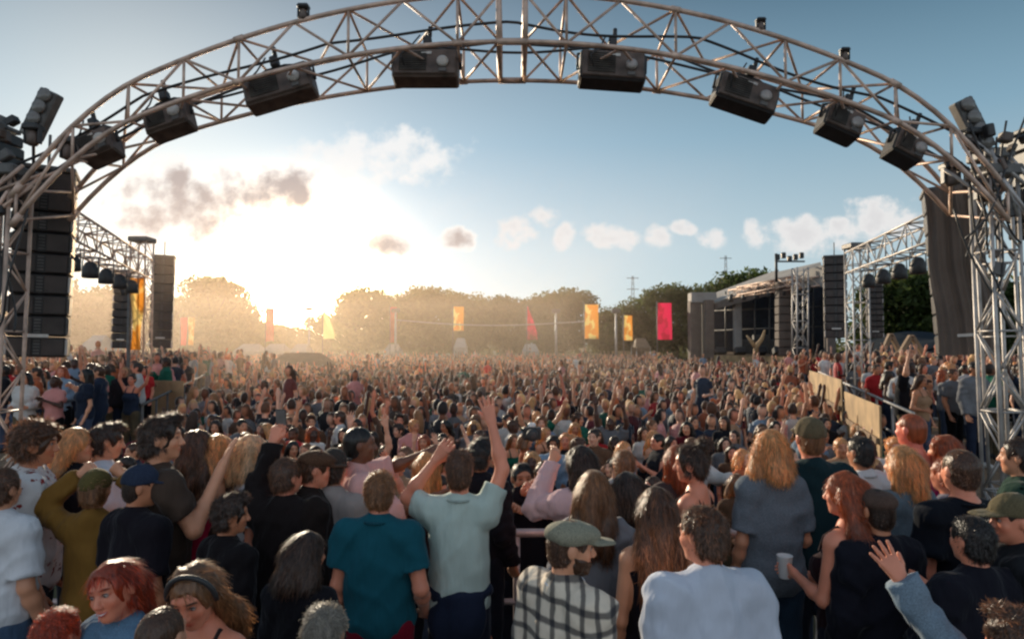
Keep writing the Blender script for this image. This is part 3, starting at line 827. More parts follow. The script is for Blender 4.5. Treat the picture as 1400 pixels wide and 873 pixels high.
def waist_sweater(root):
    F = Field((-0.3, -0.3, 0.62), (0.3, 0.3, 1.08), 0.012)
    F.ell((0, -0.01, 0.98), (0.195, 0.152, 0.062), 0.03); F.ell((0, -0.09, 0.86), (0.17, 0.085, 0.17), 0.04); F.ripple(0.006, 34, 9, (1, 1, 0.5))
    F.plane((0, 0, 0.70), (0, 0, -1))
    V, Q = F.net(); link_mesh('sweater', np_mesh('sweater', V, Q), M_CLOTH[None], root, NAVY)

def tee_collar(root):
    F = Field((-0.14, -0.14, 1.40), (0.14, 0.14, 1.56), 0.007)
    F.ell((0, -0.014, 1.474), (0.086, 0.088, 0.034), 0.0); F.ripple(0.002, 60, 4)
    V, Q = F.net(); link_mesh('collar', np_mesh('collar', V, Q), M_CLOTH[None], root, (0.62, 0.65, 0.72, 1))
def shirt_collar(col):
    def f(root):
        F = Field((-0.14, -0.14, 1.40), (0.14, 0.14, 1.57), 0.007)
        F.ell((0, -0.016, 1.478), (0.083, 0.086, 0.040), 0.0); F.ripple(0.002, 50, 4)
        F.plane((0, 0, 1.512), (0, 0.25, 1))
        V, Q = F.net(); link_mesh('collar', np_mesh('collar', V, Q), M_CLOTH[None], root, col)
    return f
def headband(hy, hp):
    def f(root):
        m = MB()
        pts = [head_pt((math.cos(a) * 0.097, 0.045 + math.sin(a) * 0.01, 1.665 + math.sin(a) * 0.108), R(hy), R(hp)) for a in np.linspace(-0.1, math.pi + 0.1, 15)]
        m.tube(pts, 0.010, 8); o = m.build('headband', M_BLACK, root)
    return f
def glasses(hy, hp, hr=0):
    def f(root):
        m = MB()
        for q in (-1, 1):
            m.tube([head_pt((q * 0.033 + 0.022 * math.cos(a), 0.108, 1.643 + 0.016 * math.sin(a)), R(hy), R(hp)) for a in np.linspace(0, 2 * math.pi, 14)[:-1]], 0.0022, 6, closed=True)
            m.tube([head_pt(p, R(hy), R(hp)) for p in ((q * 0.055, 0.106, 1.648), (q * 0.085, 0.01, 1.645))], 0.002, 6)
        m.build('glasses', M_BLACK, root)
    return f
def bandana_hood(root): pass

T = lambda r, g, b: lin(r, g, b)
def smile(hy, hp, hr):
    def f(root):
        a = [R(q) for q in (hy, hp, hr)]
        m = MB(); m.tube([head_pt((x, 0.099 - abs(x) * 0.45, 1.570 + x * x * 14), *a) for x in (-0.02, -0.012, 0, 0.012, 0.02)], [0.001, 0.0026, 0.0032, 0.0026, 0.001], 8); m.build('teeth', M_WHITE, root)
        for dz, r in ((0.0055, 0.0026), (-0.0065, 0.0032)):
            m = MB(); m.tube([head_pt((x, 0.099 - abs(x) * 0.5, 1.570 + dz * (1 - abs(x) / 0.024) + x * x * 14), *a) for x in (-0.024, -0.013, 0, 0.013, 0.024)], [0.001, r, r, r, 0.001], 8); o = m.build('lip', M_SKIN, root); o.color = lin(186, 88, 84)
            at_ = o.data.attributes.new('tint', 'FLOAT_COLOR', 'POINT'); at_.data.foreach_set('color', np.ones(len(o.data.vertices) * 4, np.float32))
    return f
# --- front row, cut by the lower edge of the photograph
hero('red-haired woman in blue denim jacket, smiling up at the camera beside a bald head', 168, 760, 2.35, 'f', 158, hair=('pony', 'red'), skin='rosy', top=('jacket', T(92, 124, 150), 'denim'), head=(14, -4, 14), res=0.7, seed=21, strands=4160, face='red', extra=smile(14, -4, 14), group=G)
hero('woman with a black headband and bare shoulders, looking down at lower left', 277, 757, 2.3, 'f', 166, arms=('bent', ((0.30, 0.02, 1.17), (0.36, 0.20, 1.36))), hair=('long', 'light'), skin='rosy', top=('tank', (0.03, 0.022, 0.022, 1)), head=(16, -22, 6), res=0.8, seed=22, strands=4160, face='brown', extra=headband(16, -22), group=G)
hero('man with shaved head just below the smiling red-haired woman', 222, 822, 2.05, 'm', -8, hair=('buzz', 'brown'), skin='fair', top=('tee', BLK), res=0.9, seed=23, strands=4000, group=G)
hero('person with messy orange-red hair, only the top of the head showing at the bottom edge', 80, 826, 2.3, 'm', -15, hair=('short', 'red'), skin='rosy', top=('jacket', (0.02, 0.02, 0.025, 1)), res=0.9, seed=24, strands=4800, group=G)
hero('man with spiky grey and white hair at the bottom edge', 445, 818, 2.2, 'm', -10, hair=('short', 'grey'), skin='fair', top=('tee', BLK), res=0.9, seed=25, strands=5440, ombre=(1.8, 1.8, 1.7), group=G)
hero('bearded man in a grey-green cap and cream and black plaid shirt', 775, 705, 2.62, 'm', -50, hair=('crop', 'brown'), skin='fair', top=('rolled', T(222, 206, 186), 'plaid'), head=(-34, -6, 0), cap=('flat', T(138, 134, 116)), beard='brown', res=0.8, seed=26, strands=2400, extra=tee_collar, bulk=1.03, face='brown', group=G)
hero('broad man in a pale blue-white shirt with short brown hair', 965, 688, 2.55, 'm', 8, hair=('short', 'brown'), skin='rosy', top=('rolled', (0.52, 0.55, 0.63, 1)), head=(30, -8, 4), res=0.8, seed=27, strands=4160, bulk=1.03, extra=shirt_collar((0.52, 0.55, 0.63, 1)), face='brown', group=G)
hero('man in an olive cap and dark jacket, seen in profile at the right edge', 1385, 673, 2.9, 'm', 62, hair=('crop', 'dark'), skin='rosy', top=('jacket', (0.014, 0.015, 0.018, 1)), head=(22, -4, 0), cap=('ball', T(98, 88, 66)), res=0.9, seed=28, strands=1920, face='dark', group=G)
hero('person in a grey-blue sleeve reaching an open hand up at lower right', 1382, 818, 2.15, 'm', 6, arms=(((-0.17, 0.14, 1.52), (-0.30, 0.24, 1.78)), 'down'), hands=('open', 'relaxed'), palms=((0.1, 1, 0), (0, 1, 0)), hair=('tousled', 'brown'), skin='rosy', top=('long', T(116, 132, 146), 'melange'), res=0.8, seed=29, strands=3840, group=G)
# --- second row
hero('man in a white t-shirt with a small dark mark on its back', 4, 636, 3.4, 'm', -12, hair=('short', 'brown'), skin='fair', top=('boxy', WHT), res=0.9, seed=31, strands=2880, legs=T(70, 90, 115), extra=print_patch('back_print', M_DGREY, [(0.07, 1.25, 0.085, 0.014), (0.07, 1.232, 0.045, 0.010)]), group=G)
hero('curly-haired man in a white t-shirt with a red floral print', 48, 566, 3.75, 'm', -62, hair=('curly', 'brown'), skin='tan', top=('boxy', (0.6, 0.57, 0.56, 1), 'floral'), head=(-10, -6, 0), res=0.9, seed=32, strands=4160, face='dark', group=G)
hero('woman with long straight blond hair and black sleeve beside the floral t-shirt', 105, 582, 4.2, 'f', -55, hair=('long', 'blond'), skin='fair', top=('long', BLK), head=(-12, 0, 0), res=1.0, seed=33, strands=3520, group=G)
hero('dark-haired man in a plain white top behind the mustard sleeves', 143, 572, 4.3, 'm', -50, hair=('tousled', 'dark'), skin='fair', top=('tee', (0.6, 0.62, 0.68, 1)), res=1.0, seed=34, strands=2880, head=(-10, -8, 0), group=G)
hero('person with hands behind the head in mustard sleeves and a black back', 132, 640, 3.6, 'f', 4, arms=('head', 'head'), hands=('fist', 'fist'), hair=('short', 'light'), skin='fair', top=('long', T(124, 90, 42)), res=1.0, seed=35, strands=2560, cap=('ball', T(92, 82, 48)), group=G)
hero('man in a dark blue cap and black t-shirt with faint white lettering on the back', 190, 634, 3.45, 'm', -28, hair=('crop', 'dark'), skin='tan', top=('boxy', BLK), head=(-34, -6, 0), cap=('ball', T(44, 52, 70)), res=0.9, seed=36, strands=1440, bulk=0.95, group=G,
     extra=print_patch('back_print', M_LOGO, [(-0.05, 1.21, 0.012, 0.03), (-0.03, 1.19, 0.016, 0.05), (0.0, 1.18, 0.02, 0.035), (0.02, 1.15, 0.03, 0.012), (-0.02, 1.14, 0.022, 0.014), (0.03, 1.20, 0.008, 0.03)]))
hero('tall man with a thick dark quiff in a grey-brown shirt, hand raised to his face', 222, 561, 3.65, 'm', -48, arms=('down', ((0.24, 0.10, 1.18), (0.13, 0.27, 1.47))), hands=('relaxed', 'open'), hair=('tousled', 'dark'), skin='fair', top=('tee', T(70, 56, 48)), head=(-26, 0, 0), res=0.9, seed=37, strands=4800, group=G)
hero('woman with long brown hair over a crimson top', 272, 585, 4.0, 'f', -6, hair=('longer', 'brown'), skin='fair', top=('tank', T(168, 32, 62)), res=1.0, seed=38, strands=4160, group=G)
hero('woman with wavy blond bob and dark shirt next to the crimson top', 298, 588, 4.05, 'f', -5, hair=('wavybob', 'blond'), skin='fair', top=('tee', T(48, 34, 32)), res=1.0, seed=39, strands=4160, group=G)
hero('pale blond woman in a white patterned top looking right', 347, 590, 4.0, 'f', -62, hair=('wavybob', 'pale'), skin='rosy', top=('tee', (0.6, 0.57, 0.58, 1), 'leopard'), head=(-14, 0, 0), res=1.0, seed=40, strands=3840, extra=glasses(-14, 0), group=G)
hero('dark-haired man in a black jacket turning right, below the white patterned top', 314, 667, 3.35, 'm', -40, hair=('tousled', 'dark'), skin='tan', top=('jacket', T(28, 24, 26)), head=(-26, -4, 0), res=0.9, seed=41, strands=3840, group=G)
P_PHONE = hero('person raising a dark sleeve with a phone, in front of the pale blond woman', 392, 622, 3.7, 'm', -14, arms=(((-0.25, 0.08, 1.56), (-0.22, 0.16, 1.80)), 'down'), hands=('hold', 'relaxed'), hair=('short', 'brown'), skin='rosy', top=('jacket', T(34, 28, 28)), head=(-20, 0, 0), res=1.0, seed=42, strands=2400, group=G)
hero('man in a brown felt cap seen in profile, dark jacket', 428, 612, 3.8, 'm', -66, hair=('short', 'brown'), skin='rosy', top=('jacket', T(36, 29, 27)), head=(-6, -8, 0), cap=('flat', T(82, 58, 44)), res=1.0, seed=43, strands=1920, group=G)
hero('man in a grey shirt and dark cap behind the teal t-shirt', 456, 612, 3.9, 'm', -12, hair=('short', 'dark'), skin='fair', top=('boxy', T(150, 142, 138)), cap=('ball', T(60, 54, 50)), res=1.0, seed=44, strands=1920, group=G)
hero('dark-skinned man in a pink shirt stretching an arm to the right', 492, 580, 4.1, 'm', -72, arms=('point', 'fwd'), hair=('crop', 'black'), skin='brown', top=('rolled', T(216, 166, 160)), res=0.9, seed=45, strands=1280, group=G)
hero('man in a teal t-shirt and dark red trousers with short ginger-brown hair', 520, 640, 3.4, 'm', -6, arms=('down', ((0.26, -0.06, 1.12), (0.235, 0.13, 0.93))), hair=('short', 'light'), skin='rosy', top=('tee', (0.010, 0.085, 0.115, 1)), legs=T(132, 24, 44), res=0.8, seed=46, strands=4160, bulk=1.04, group=G)
hero('woman with big dark brown hair and dark clothes, nearest the grey-haired head', 416, 720, 2.85, 'f', -22, hair=('wavybob', 'dark'), skin='tan', top=('jacket', (0.010, 0.009, 0.012, 1)), head=(-20, -6, 0), res=0.9, seed=47, strands=4800, group=G)
hero('man in a mint t-shirt with both arms raised and a navy sweater round his waist', 629, 611, 3.55, 'm', -2, arms=(((-0.345, 0.05, 1.46), (-0.175, 0.05, 1.665)), ((0.27, 0.05, 1.62), (0.20, 0.12, 1.87))), hands=('relaxed', 'open'), palms=((0, 1, 0), (0, 1, 0)), hair=('short', 'brown'), skin='rosy', top=('tee', (0.46, 0.55, 0.50, 1)), legs=T(40, 42, 56), res=0.8, seed=48, strands=4160, extra=waist_sweater, head=(-8, 4, 0), bulk=0.93, group=G)
hero('blond woman with hair in a soft bob, just left of the mint t-shirt', 584, 616, 4.3, 'f', 0, hair=('bob', 'blond'), skin='fair', top=('tank', T(52, 40, 40)), res=1.0, seed=49, strands=3200, group=G)
hero('dark-haired man in black, just right of the mint t-shirt man\'s head', 657, 594, 4.4, 'm', -30, hair=('tousled', 'black'), skin='tan', top=('jacket', BLK), res=1.0, seed=50, strands=2560, group=G)
hero('woman in a pale pink blouse lifting a hand to her dark hair', 795, 607, 3.9, 'f', 18, arms=(((-0.30, 0.14, 1.34), (-0.14, 0.26, 1.60)), 'bent'), hair=('bob', 'dark'), skin='fair', top=('long', T(212, 176, 176)), res=0.9, seed=51, strands=3520, head=(20, -4, 0), group=G)
hero('woman with long chestnut hair and grey jacket behind the plaid shirt', 812, 640, 3.35, 'f', -12, hair=('long', 'light'), skin='fair', top=('jacket', T(120, 118, 122)), res=0.9, seed=52, strands=4480, ombre=(0.5, 0.42, 0.4), group=G)
hero('woman with dark wavy hair in black, between the two long-haired women', 858, 640, 3.6, 'f', 20, hair=('wavybob', 'dark'), skin='tan', top=('tee', BLK), res=1.0, seed=53, strands=3520, head=(10, -4, 0), group=G)
hero('woman with very long brown hair fading to blond, black top', 897, 662, 3.0, 'f', 4, hair=('longer', 'brown'), skin='fair', top=('tank', BLK), res=0.9, seed=54, strands=6720, ombre=(2.6, 2.4, 2.1), group=G)
hero('dark-haired woman with hair pinned up and bare shoulders, profile to the left', 948, 604, 3.8, 'f', 52, hair=('bun', 'dark'), skin='rosy', top=('tank', BLK), head=(16, -6, 0), res=0.9, seed=55, strands=3520, group=G)
hero('ginger-haired woman half hidden behind the pinned-up dark hair', 925, 606, 4.3, 'f', 10, hair=('bob', 'ginger'), skin='fair', top=('tee', T(70, 60, 60)), res=1.0, seed=56, strands=2560, group=G)
hero('person with short brown hair and black clothes behind the dark wavy hair', 853, 612, 4.35, 'm', 0, hair=('short', 'light'), skin='fair', top=('tee', BLK), res=1.0, seed=57, strands=2240, group=G)
hero('woman with shaggy blond hair in a grey t-shirt and blue jeans', 1052, 582, 3.85, 'f', 6, hair=('wavybob', 'blond'), skin='fair', top=('boxy', T(104, 112, 120), 'melange'), legs=T(44, 62, 80), res=0.9, seed=58, strands=4480, group=G)
hero('man in a dark bottle-green t-shirt and khaki cap', 1107, 570, 3.95, 'm', -4, hair=('crop', 'light'), skin='rosy', top=('boxy', (0.010, 0.028, 0.034, 1)), cap=('ball', T(96, 84, 64)), legs=T(40, 46, 58), res=0.9, seed=59, strands=1600, group=G)
P_DRINK = hero('woman with long auburn hair in a dark sleeveless top holding a drink', 1156, 642, 3.2, 'f', 34, arms=(((-0.23, 0.02, 1.12), (-0.10, 0.26, 1.16)), 'bent'), hands=('hold', 'relaxed'), hair=('longer', 'ginger'), skin='rosy', top=('tank', T(40, 22, 26)), res=0.8, seed=60, strands=6080, ombre=(0.55, 0.5, 0.5), head=(10, -2, 0), group=G)
hero('man in a black jacket with a flat dark cap, back to the camera', 1198, 664, 3.1, 'm', 12, hair=('crop', 'dark'), skin='tan', top=('jacket', (0.010, 0.010, 0.016, 1)), cap=('flat', T(84, 66, 58)), res=0.8, seed=61, strands=1760, bulk=0.97, group=G)
hero('woman with shoulder-length blond hair in a pale denim jacket', 1233, 607, 3.75, 'f', 14, hair=('bob', 'blond'), skin='fair', top=('jacket', T(96, 112, 122), 'denim'), head=(14, 0, 0), res=0.9, seed=62, strands=4160, group=G)
hero('man with short brown hair in a plain black t-shirt, back to the camera at right', 1312, 610, 3.35, 'm', 4, arms=('bent', 'bent'), hair=('crop', 'brown'), skin='rosy', top=('tee', (0.007, 0.009, 0.014, 1)), res=0.8, seed=63, strands=2880, bulk=1.03, group=G)
hero('dark-haired man in a white t-shirt with a black strap, beside the plywood hoarding', 1176, 594, 4.4, 'm', 20, hair=('short', 'black'), skin='tan', top=('tee', (0.6, 0.58, 0.58, 1)), res=1.0, seed=64, strands=2080, group=G)
hero('sunburnt bare-shouldered person with cropped hair in front of the hoarding', 1245, 562, 4.5, 'm', 25, hair=('buzz', 'ginger'), skin='burnt', top=('tank', T(196, 96, 90)), res=1.0, seed=65, strands=1120, group=G)
hero('person in a dark patterned jacket at the right edge, behind the olive cap', 1392, 596, 3.9, 'm', 45, hair=('short', 'dark'), skin='fair', top=('jacket', T(40, 62, 52), 'leopard'), res=1.0, seed=66, strands=1760, group=G)
hero('man in a grey checked shirt beside the black t-shirt man\'s head', 1293, 622, 3.9, 'm', 28, hair=('short', 'ginger'), skin='rosy', top=('long', T(118, 116, 128), 'melange'), res=1.0, seed=67, strands=2080, group=G)
hero('man with short black hair in a black jacket, beside the raised open hand', 1328, 700, 2.75, 'm', 16, arms=(((-0.24, 0.02, 1.08), (-0.10, 0.24, 1.10)), 'clap'), hair=('short', 'black'), skin='rosy', top=('jacket', (0.010, 0.010, 0.016, 1)), res=1.0, seed=68, strands=2400, group=G)
hero('orange-haired woman in a magenta scarf top near the right truss tower', 1290, 592, 4.45, 'f', 30, hair=('bob', 'ginger'), skin='fair', top=('tee', T(150, 30, 80)), res=1.0, seed=69, strands=2080, group=G)
hero('long-armed photographer in black lifting a camera from beyond the rail', 745, 566, 5.6, 'm', 165, arms=(((-0.26, 0.16, 1.42), (-0.06, 0.33, 1.60)), ((0.27, 0.18, 1.40), (0.09, 0.36, 1.58))), hands=('hold', 'hold'), hair=('short', 'dark'), skin='rosy', top=('jacket', BLK), res=1.0, seed=70, strands=1600, field=True)
hero('man in black with one bare arm stretched toward the camera, beyond the rail', 714, 600, 5.5, 'm', 190, arms=('down', 'point'), hair=('short', 'black'), skin='tan', top=('tee', BLK), res=1.0, seed=71, strands=1440, field=True)

def hand_at(root, sex, side, arms, out=0.085, fwd=0.03):
    S_, E_, W_ = arm_pts(BUILD[sex], side, arms); q = W_ + (W_ - E_) / np.linalg.norm(W_ - E_) * out + np.array([0, fwd, 0])
    s = root.scale; v = Vector((q[0] * s[0], q[1] * s[1], q[2] * s[2])); v.rotate(root.rotation_euler); return root.location + v
# ------------------------------------------------------------------ the nearer part of the field crowd and both terraces: one person each
def noface(V): pass
PROT = []
specs = [('m', ('down', 'down'), 'short'), ('f', ('down', 'bent'), 'long'), ('m', ('up', 'high'), 'crop'), ('f', ('up', 'up'), 'bob'),
         ('m', ('down', 'up'), 'tousled'), ('f', ('bent', 'bent'), 'wavybob'), ('m', ('clap', 'clap'), 'short'), ('f', ('high', 'down'), 'long'),
         ('m', ('bent', 'phone'), 'curly'), ('f', ('wide', 'up'), 'bun'), ('m', ('fwd', 'down'), 'crop'), ('f', ('clap', 'clap'), 'pony'), ('m', ('wide', 'wide'), 'short'), ('f', ('down', 'down'), 'bob')]
HN = {'short': 'short', 'long': 'long', 'crop': 'cropped', 'bob': 'bobbed', 'tousled': 'messy', 'wavybob': 'wavy', 'curly': 'curly', 'bun': 'pinned-up', 'pony': 'tied-back'}
PN = {0: '', 1: '', 2: 'arms up', 3: 'arms up', 4: 'one arm up', 5: 'hands joined', 6: 'clapping', 7: 'one arm up', 8: 'hand at face', 9: 'arms wide', 10: 'reaching out', 11: 'clapping', 12: 'arms wide', 13: ''}
for i, (sx, arms, hs) in enumerate(specs):
    kinds = ['tee', 'tank', 'tee', 'tee', 'boxy', 'long', 'rolled', 'tee', 'jacket', 'tank', 'long', 'tee', 'tee', 'tee']
    PROT.append(make_person('x', (0, 0, 0), 1.75 if sx == 'm' else 1.64, 0, sx, arms=arms, hair=(hs, 'dark'), top=(kinds[i], BLK), head=(RNG.uniform(-12, 12), RNG.uniform(-4, 6), 0),
                            res=1.75, seed=200 + i, strands=350, hands=('open', 'open') if i in (2, 3, 4, 7, 9, 12) else ('relaxed', 'relaxed'), palms=((0, 1, 0), (0, 1, 0))))
PW = np.array([2.4, 2.4, 0.25, 0.25, 0.4, 2.2, 0.8, 0.3, 1.2, 0.2, 0.8, 0.8, 0.2, 2.4]); PW /= PW.sum()
USED = [False] * len(PROT)

TOPS = [('black', (0.014, 0.014, 0.018, 1), 9), ('white', (0.5, 0.48, 0.46, 1), 3.5), ('navy', (0.02, 0.028, 0.05, 1), 3), ('grey', (0.16, 0.16, 0.17, 1), 4), ('red', lin(178, 44, 46), 1.3), ('pink', lin(206, 140, 134), 2.5),
        ('brown', lin(96, 70, 54), 4), ('tan', lin(176, 138, 108), 2), ('green', lin(34, 96, 78), 1.2), ('sky-blue', lin(120, 140, 160), 1), ('orange', lin(176, 96, 64), 1.0), ('maroon', lin(96, 30, 38), 2.5)]
TW = np.array([t[2] for t in TOPS], float); TW /= TW.sum()
TWR = np.array([11, 4.5, 6, 3, 1.5, 2, 1.5, 1, 2.2, 2, 0.8, 1]); TWR /= TWR.sum()
TWV = np.array([5, 5, 2, 2, 3.5, 4, 2, 1.5, 1, 1.5, 3, 1]); TWV /= TWV.sum()
def top_w(x, y, z):
    if z > 0.3: return TWV
    k = min(1, max(0, (x / y + 0.05) / 0.45)); return TW * (1 - k) + TWR * k
HC = [('black', 'black', 3), ('dark', 'dark', 5), ('brown', 'brown', 5), ('fair', 'light', 3), ('blond', 'blond', 3), ('ginger', 'ginger', 1.5)]
HW = np.array([t[2] for t in HC], float); HW /= HW.sum()
SK = ['fair', 'fair', 'fair', 'rosy', 'tan', 'pale', 'pale', 'tan', 'brown', 'deep']
LAND = [(10, 'the left truss tower'), (60, 'the floral t-shirt'), (140, 'the mustard sleeves'), (222, 'the quiffed man'), (290, 'the crimson top'), (345, 'the blond woman'), (428, 'the brown cap'), (492, 'the pink-shirted man'), (540, 'the teal t-shirt'),
        (600, 'the blond bob'), (650, 'the mint t-shirt'), (722, 'the bare arm'), (760, 'the lifted camera'), (800, 'the pink blouse'), (858, 'the wavy hair'), (900, 'the ombre hair'), (950, 'the pinned-up hair'), (1000, 'the pale-blue shirt'),
        (1052, 'the grey t-shirt'), (1107, 'the green t-shirt')]

def place_mid(x, y, z, where, group, yaw):
    i = int(RNG.choice(len(PROT), p=PW)); src = PROT[i]
    if not USED[i]: root = src; USED[i] = True; kids = [(c, c) for c in src.children]
    else:
        root = src.copy(); COL.objects.link(root); kids = []
        for c in src.children:
            d = c.copy(); COL.objects.link(d); d.parent = root; kids.append((c, d))
    t = TOPS[int(RNG.choice(len(TOPS), p=top_w(x, y, z)))]; hcol = HC[int(RNG.choice(len(HC), p=HW))]; sk = SK[int(RNG.integers(len(SK)))]
    jit = RNG.uniform(0.75, 1.2)
    for c, d in kids:
        n = c.name.split('.')[0]
        if n == 'body': d.color = SKINS[sk]
        elif n in ('shirt', 'jacket', 'vest_top', 'strap'): d.color = tuple(q * jit for q in t[1][:3]) + (1,)
        elif n == 'hair': d.color = HAIRS[hcol[1]]
        elif n == 'trousers': d.color = [lin(36, 44, 62), lin(20, 20, 24), lin(70, 80, 100), lin(96, 84, 66)][int(RNG.integers(4))]
    sx = specs[i][0]
    s = RNG.uniform(0.94, 1.06) * (1.0 if sx == 'm' else 0.94)
    root.location = (x, y, z); root.rotation_euler = (0, 0, R(yaw)); root.scale = (s, s, s)
    ph = PN[i]
    if 'terrace' in where and len(ph.split()) > 2: ph = ph.split()[-1] + ' raised'
    tag(root, f"{'man' if sx == 'm' else 'woman'} with {HN[specs[i][2]]} {hcol[0]} hair, {t[0]} top{', ' + ph if ph else ''}, {where}", 'person', group)
    return root

def edge(y):   # half width of the open field between the two terraces
    return 5.2 + (y - 9) * 0.37 if y < 26 else 11.5 + (y - 26) * 1.0

OBST = []
def poisson(n, fx, fy, ok, dmin, tries=40):
    pts = []
    for _ in range(n * tries):
        if len(pts) >= n: break
        y = fy(); x = fx(y)
        if not ok(x, y): continue
        if all((x - a) ** 2 + (y - b) ** 2 > dmin * dmin for a, b in pts): pts.append((x, y))
    return pts
NMID = 152
def fx1(y): w = min(edge(y), y * 0.80 + 0.3); return RNG.uniform(-w, w)
YM = 11.6
pts = poisson(NMID, fx1, lambda: 5.9 + (YM - 5.9) * RNG.random() ** 0.75, lambda x, y: not (-0.1 < x < 0.8 and y < 6.6), 0.48)
for x, y in pts:
    px = 700 + x / y * F_PX
    lm = min(LAND, key=lambda q: abs(q[0] - px))[1]
    place_mid(x, y, 0, 'beyond ' + lm, 'people in the nearer part of the field crowd', 180 + RNG.normal() * 32 + math.degrees(math.atan2(-x, y)) * -0.6)
tr = poisson(50, lambda y: RNG.uniform(edge(y) + 0.7, min(edge(y) + 6.5, y * 0.80)), lambda: 11.2 + 7.8 * RNG.random() ** 1.2, lambda x, y: y * 0.79 > x > edge(y) + 0.6, 0.55)
tl = poisson(52, lambda y: -RNG.uniform(edge(y) + 0.7, min(edge(y) + 6.5, y * 0.80)), lambda: 11.2 + 7.8 * RNG.random() ** 1.2, lambda x, y: y * 0.79 > -x > edge(y) + 0.6, 0.55)
for P, w, g in ((tr, 'on the right terrace', 'people on the right terrace'), (tl, 'on the left terrace', 'people on the left terrace')):
    for x, y in P:
        near = 'by the rail' if abs(x) < edge(y) + 1.6 else ('near the tower' if y < 12.5 else 'under side truss')
        place_mid(x, y, TERR_Z, w + ' ' + near, g, 180 + RNG.normal() * 30 + (25 if x > 0 else -25))

# ------------------------------------------------------------------ the rest of the crowd, past counting: one mass
def loft(rings, n, col):
    V = []; Q = []; C = []
    for (c, r) in rings:
        for j in range(n):
            a = 2 * math.pi * j / n; V.append((c[0] + math.cos(a) * r[0], c[1] + math.sin(a) * r[1], c[2]))
            C.append(col)
    for k in range(len(rings) - 1):
        for j in range(n): Q.append((k * n + j, k * n + (j + 1) % n, (k + 1) * n + (j + 1) % n, (k + 1) * n + j))
    return np.array(V), np.array(Q), np.array(C)
def limb(pts, rs, n, col):
    m = MB(); m.tube(pts, rs, n, cap=False)
    return np.array(m.v), np.array(m.f), np.full(len(m.v), col)
# region codes: 0 skin 1 hair 2 top 3 legs
def small_person(arms, longhair, fem, lod):
    n = 10 if lod == 0 else 7
    P = []
    V, Q = uvs((0, 0.01, 1.635), (0.078, 0.098, 0.118), n, 8 if lod == 0 else 5)
    C = np.where((V[:, 2] > 1.693) | (V[:, 1] < 0.055 - (V[:, 2] - 1.60) * 0.55) & (V[:, 2] > 1.57 if not longhair else V[:, 2] > 1.3) & ~((V[:, 1] > 0.03) & (V[:, 2] < 1.69)), 1, 0)
    w = C == 1; V[w] = (V[w] - np.array([0, 0.01, 1.635])) * 1.13 + np.array([0, 0.01, 1.64])
    P.append((V, Q, C))
    if longhair: P.append(loft([((0, -0.05, 1.66), (0.09, 0.07)), ((0, -0.075, 1.5), (0.115, 0.065)), ((0, -0.10, 1.33), (0.09, 0.05))], n, 1))
    k = 0.86 if fem else 1.0
    P.append(loft([((0, -0.01, 1.56), (0.05, 0.05)), ((0, -0.02, 1.46), (0.058, 0.058))], n, 0))
    P.append(loft([((0, -0.02, 1.48), (0.075 * k, 0.065)), ((0, -0.015, 1.43), (0.175 * k, 0.085)), ((0, -0.01, 1.34), (0.205 * k, 0.11)), ((0, 0, 1.2), (0.18 * k, 0.125)), ((0, 0, 1.02), (0.155 * k, 0.11)), ((0, -0.01, 0.88), (0.175, 0.125))], n + 1, 2))
    P.append(loft([((0, -0.01, 0.92), (0.17, 0.118)), ((0, 0, 0.5), (0.155, 0.085)), ((0, 0, 0.02), (0.15, 0.075))], n, 3))
    for s in (-1, 1):
        S, E, W = arm_pts(BUILD['f' if fem else 'm'], s, arms[0 if s < 0 else 1])
        mid = S + (E - S) * 0.55; hd = W + (W - E) / np.linalg.norm(W - E) * 0.16
        P.append(limb([S, mid], [0.066, 0.056], 6, 2)); P.append(limb([mid, E, W, W + (hd - W) * 0.55, hd], [0.046, 0.043, 0.032, 0.048, 0.014], 5, 0))
    V, Q = joinVQ([(a, b) for a, b, c in P]); C = np.concatenate([c for a, b, c in P])
    return V.astype(np.float32), Q, C
poses = [('down', 'down'), ('down', 'bent'), ('bent', 'down'), ('bent', 'bent'), ('clap', 'clap'), ('down', 'down'), ('up', 'up'), ('bent', 'phone'), ('down', 'down'), ('down', 'up'), ('down', 'bent'), ('clap', 'down'), ('down', 'down'), ('bent', 'bent'), ('down', 'down'), ('hip', 'down')]
LODS = [[small_person(p, f and i % 3 != 2, f, l) for i, p in enumerate(poses) for f in (False, True)] for l in (0, 1)]
toplin = np.array([t[1][:3] for t in TOPS]); hairlin = np.array([HAIRS[h[1]][:3] for h in HC]); skinlin = np.array([SKINS[s][:3] for s in SK])
leglin = np.array([lin(36, 44, 62)[:3], lin(20, 20, 24)[:3], lin(70, 80, 100)[:3], lin(96, 84, 66)[:3]])
BIGV = []; BIGQ = []; BIGC = []; NV = [0]
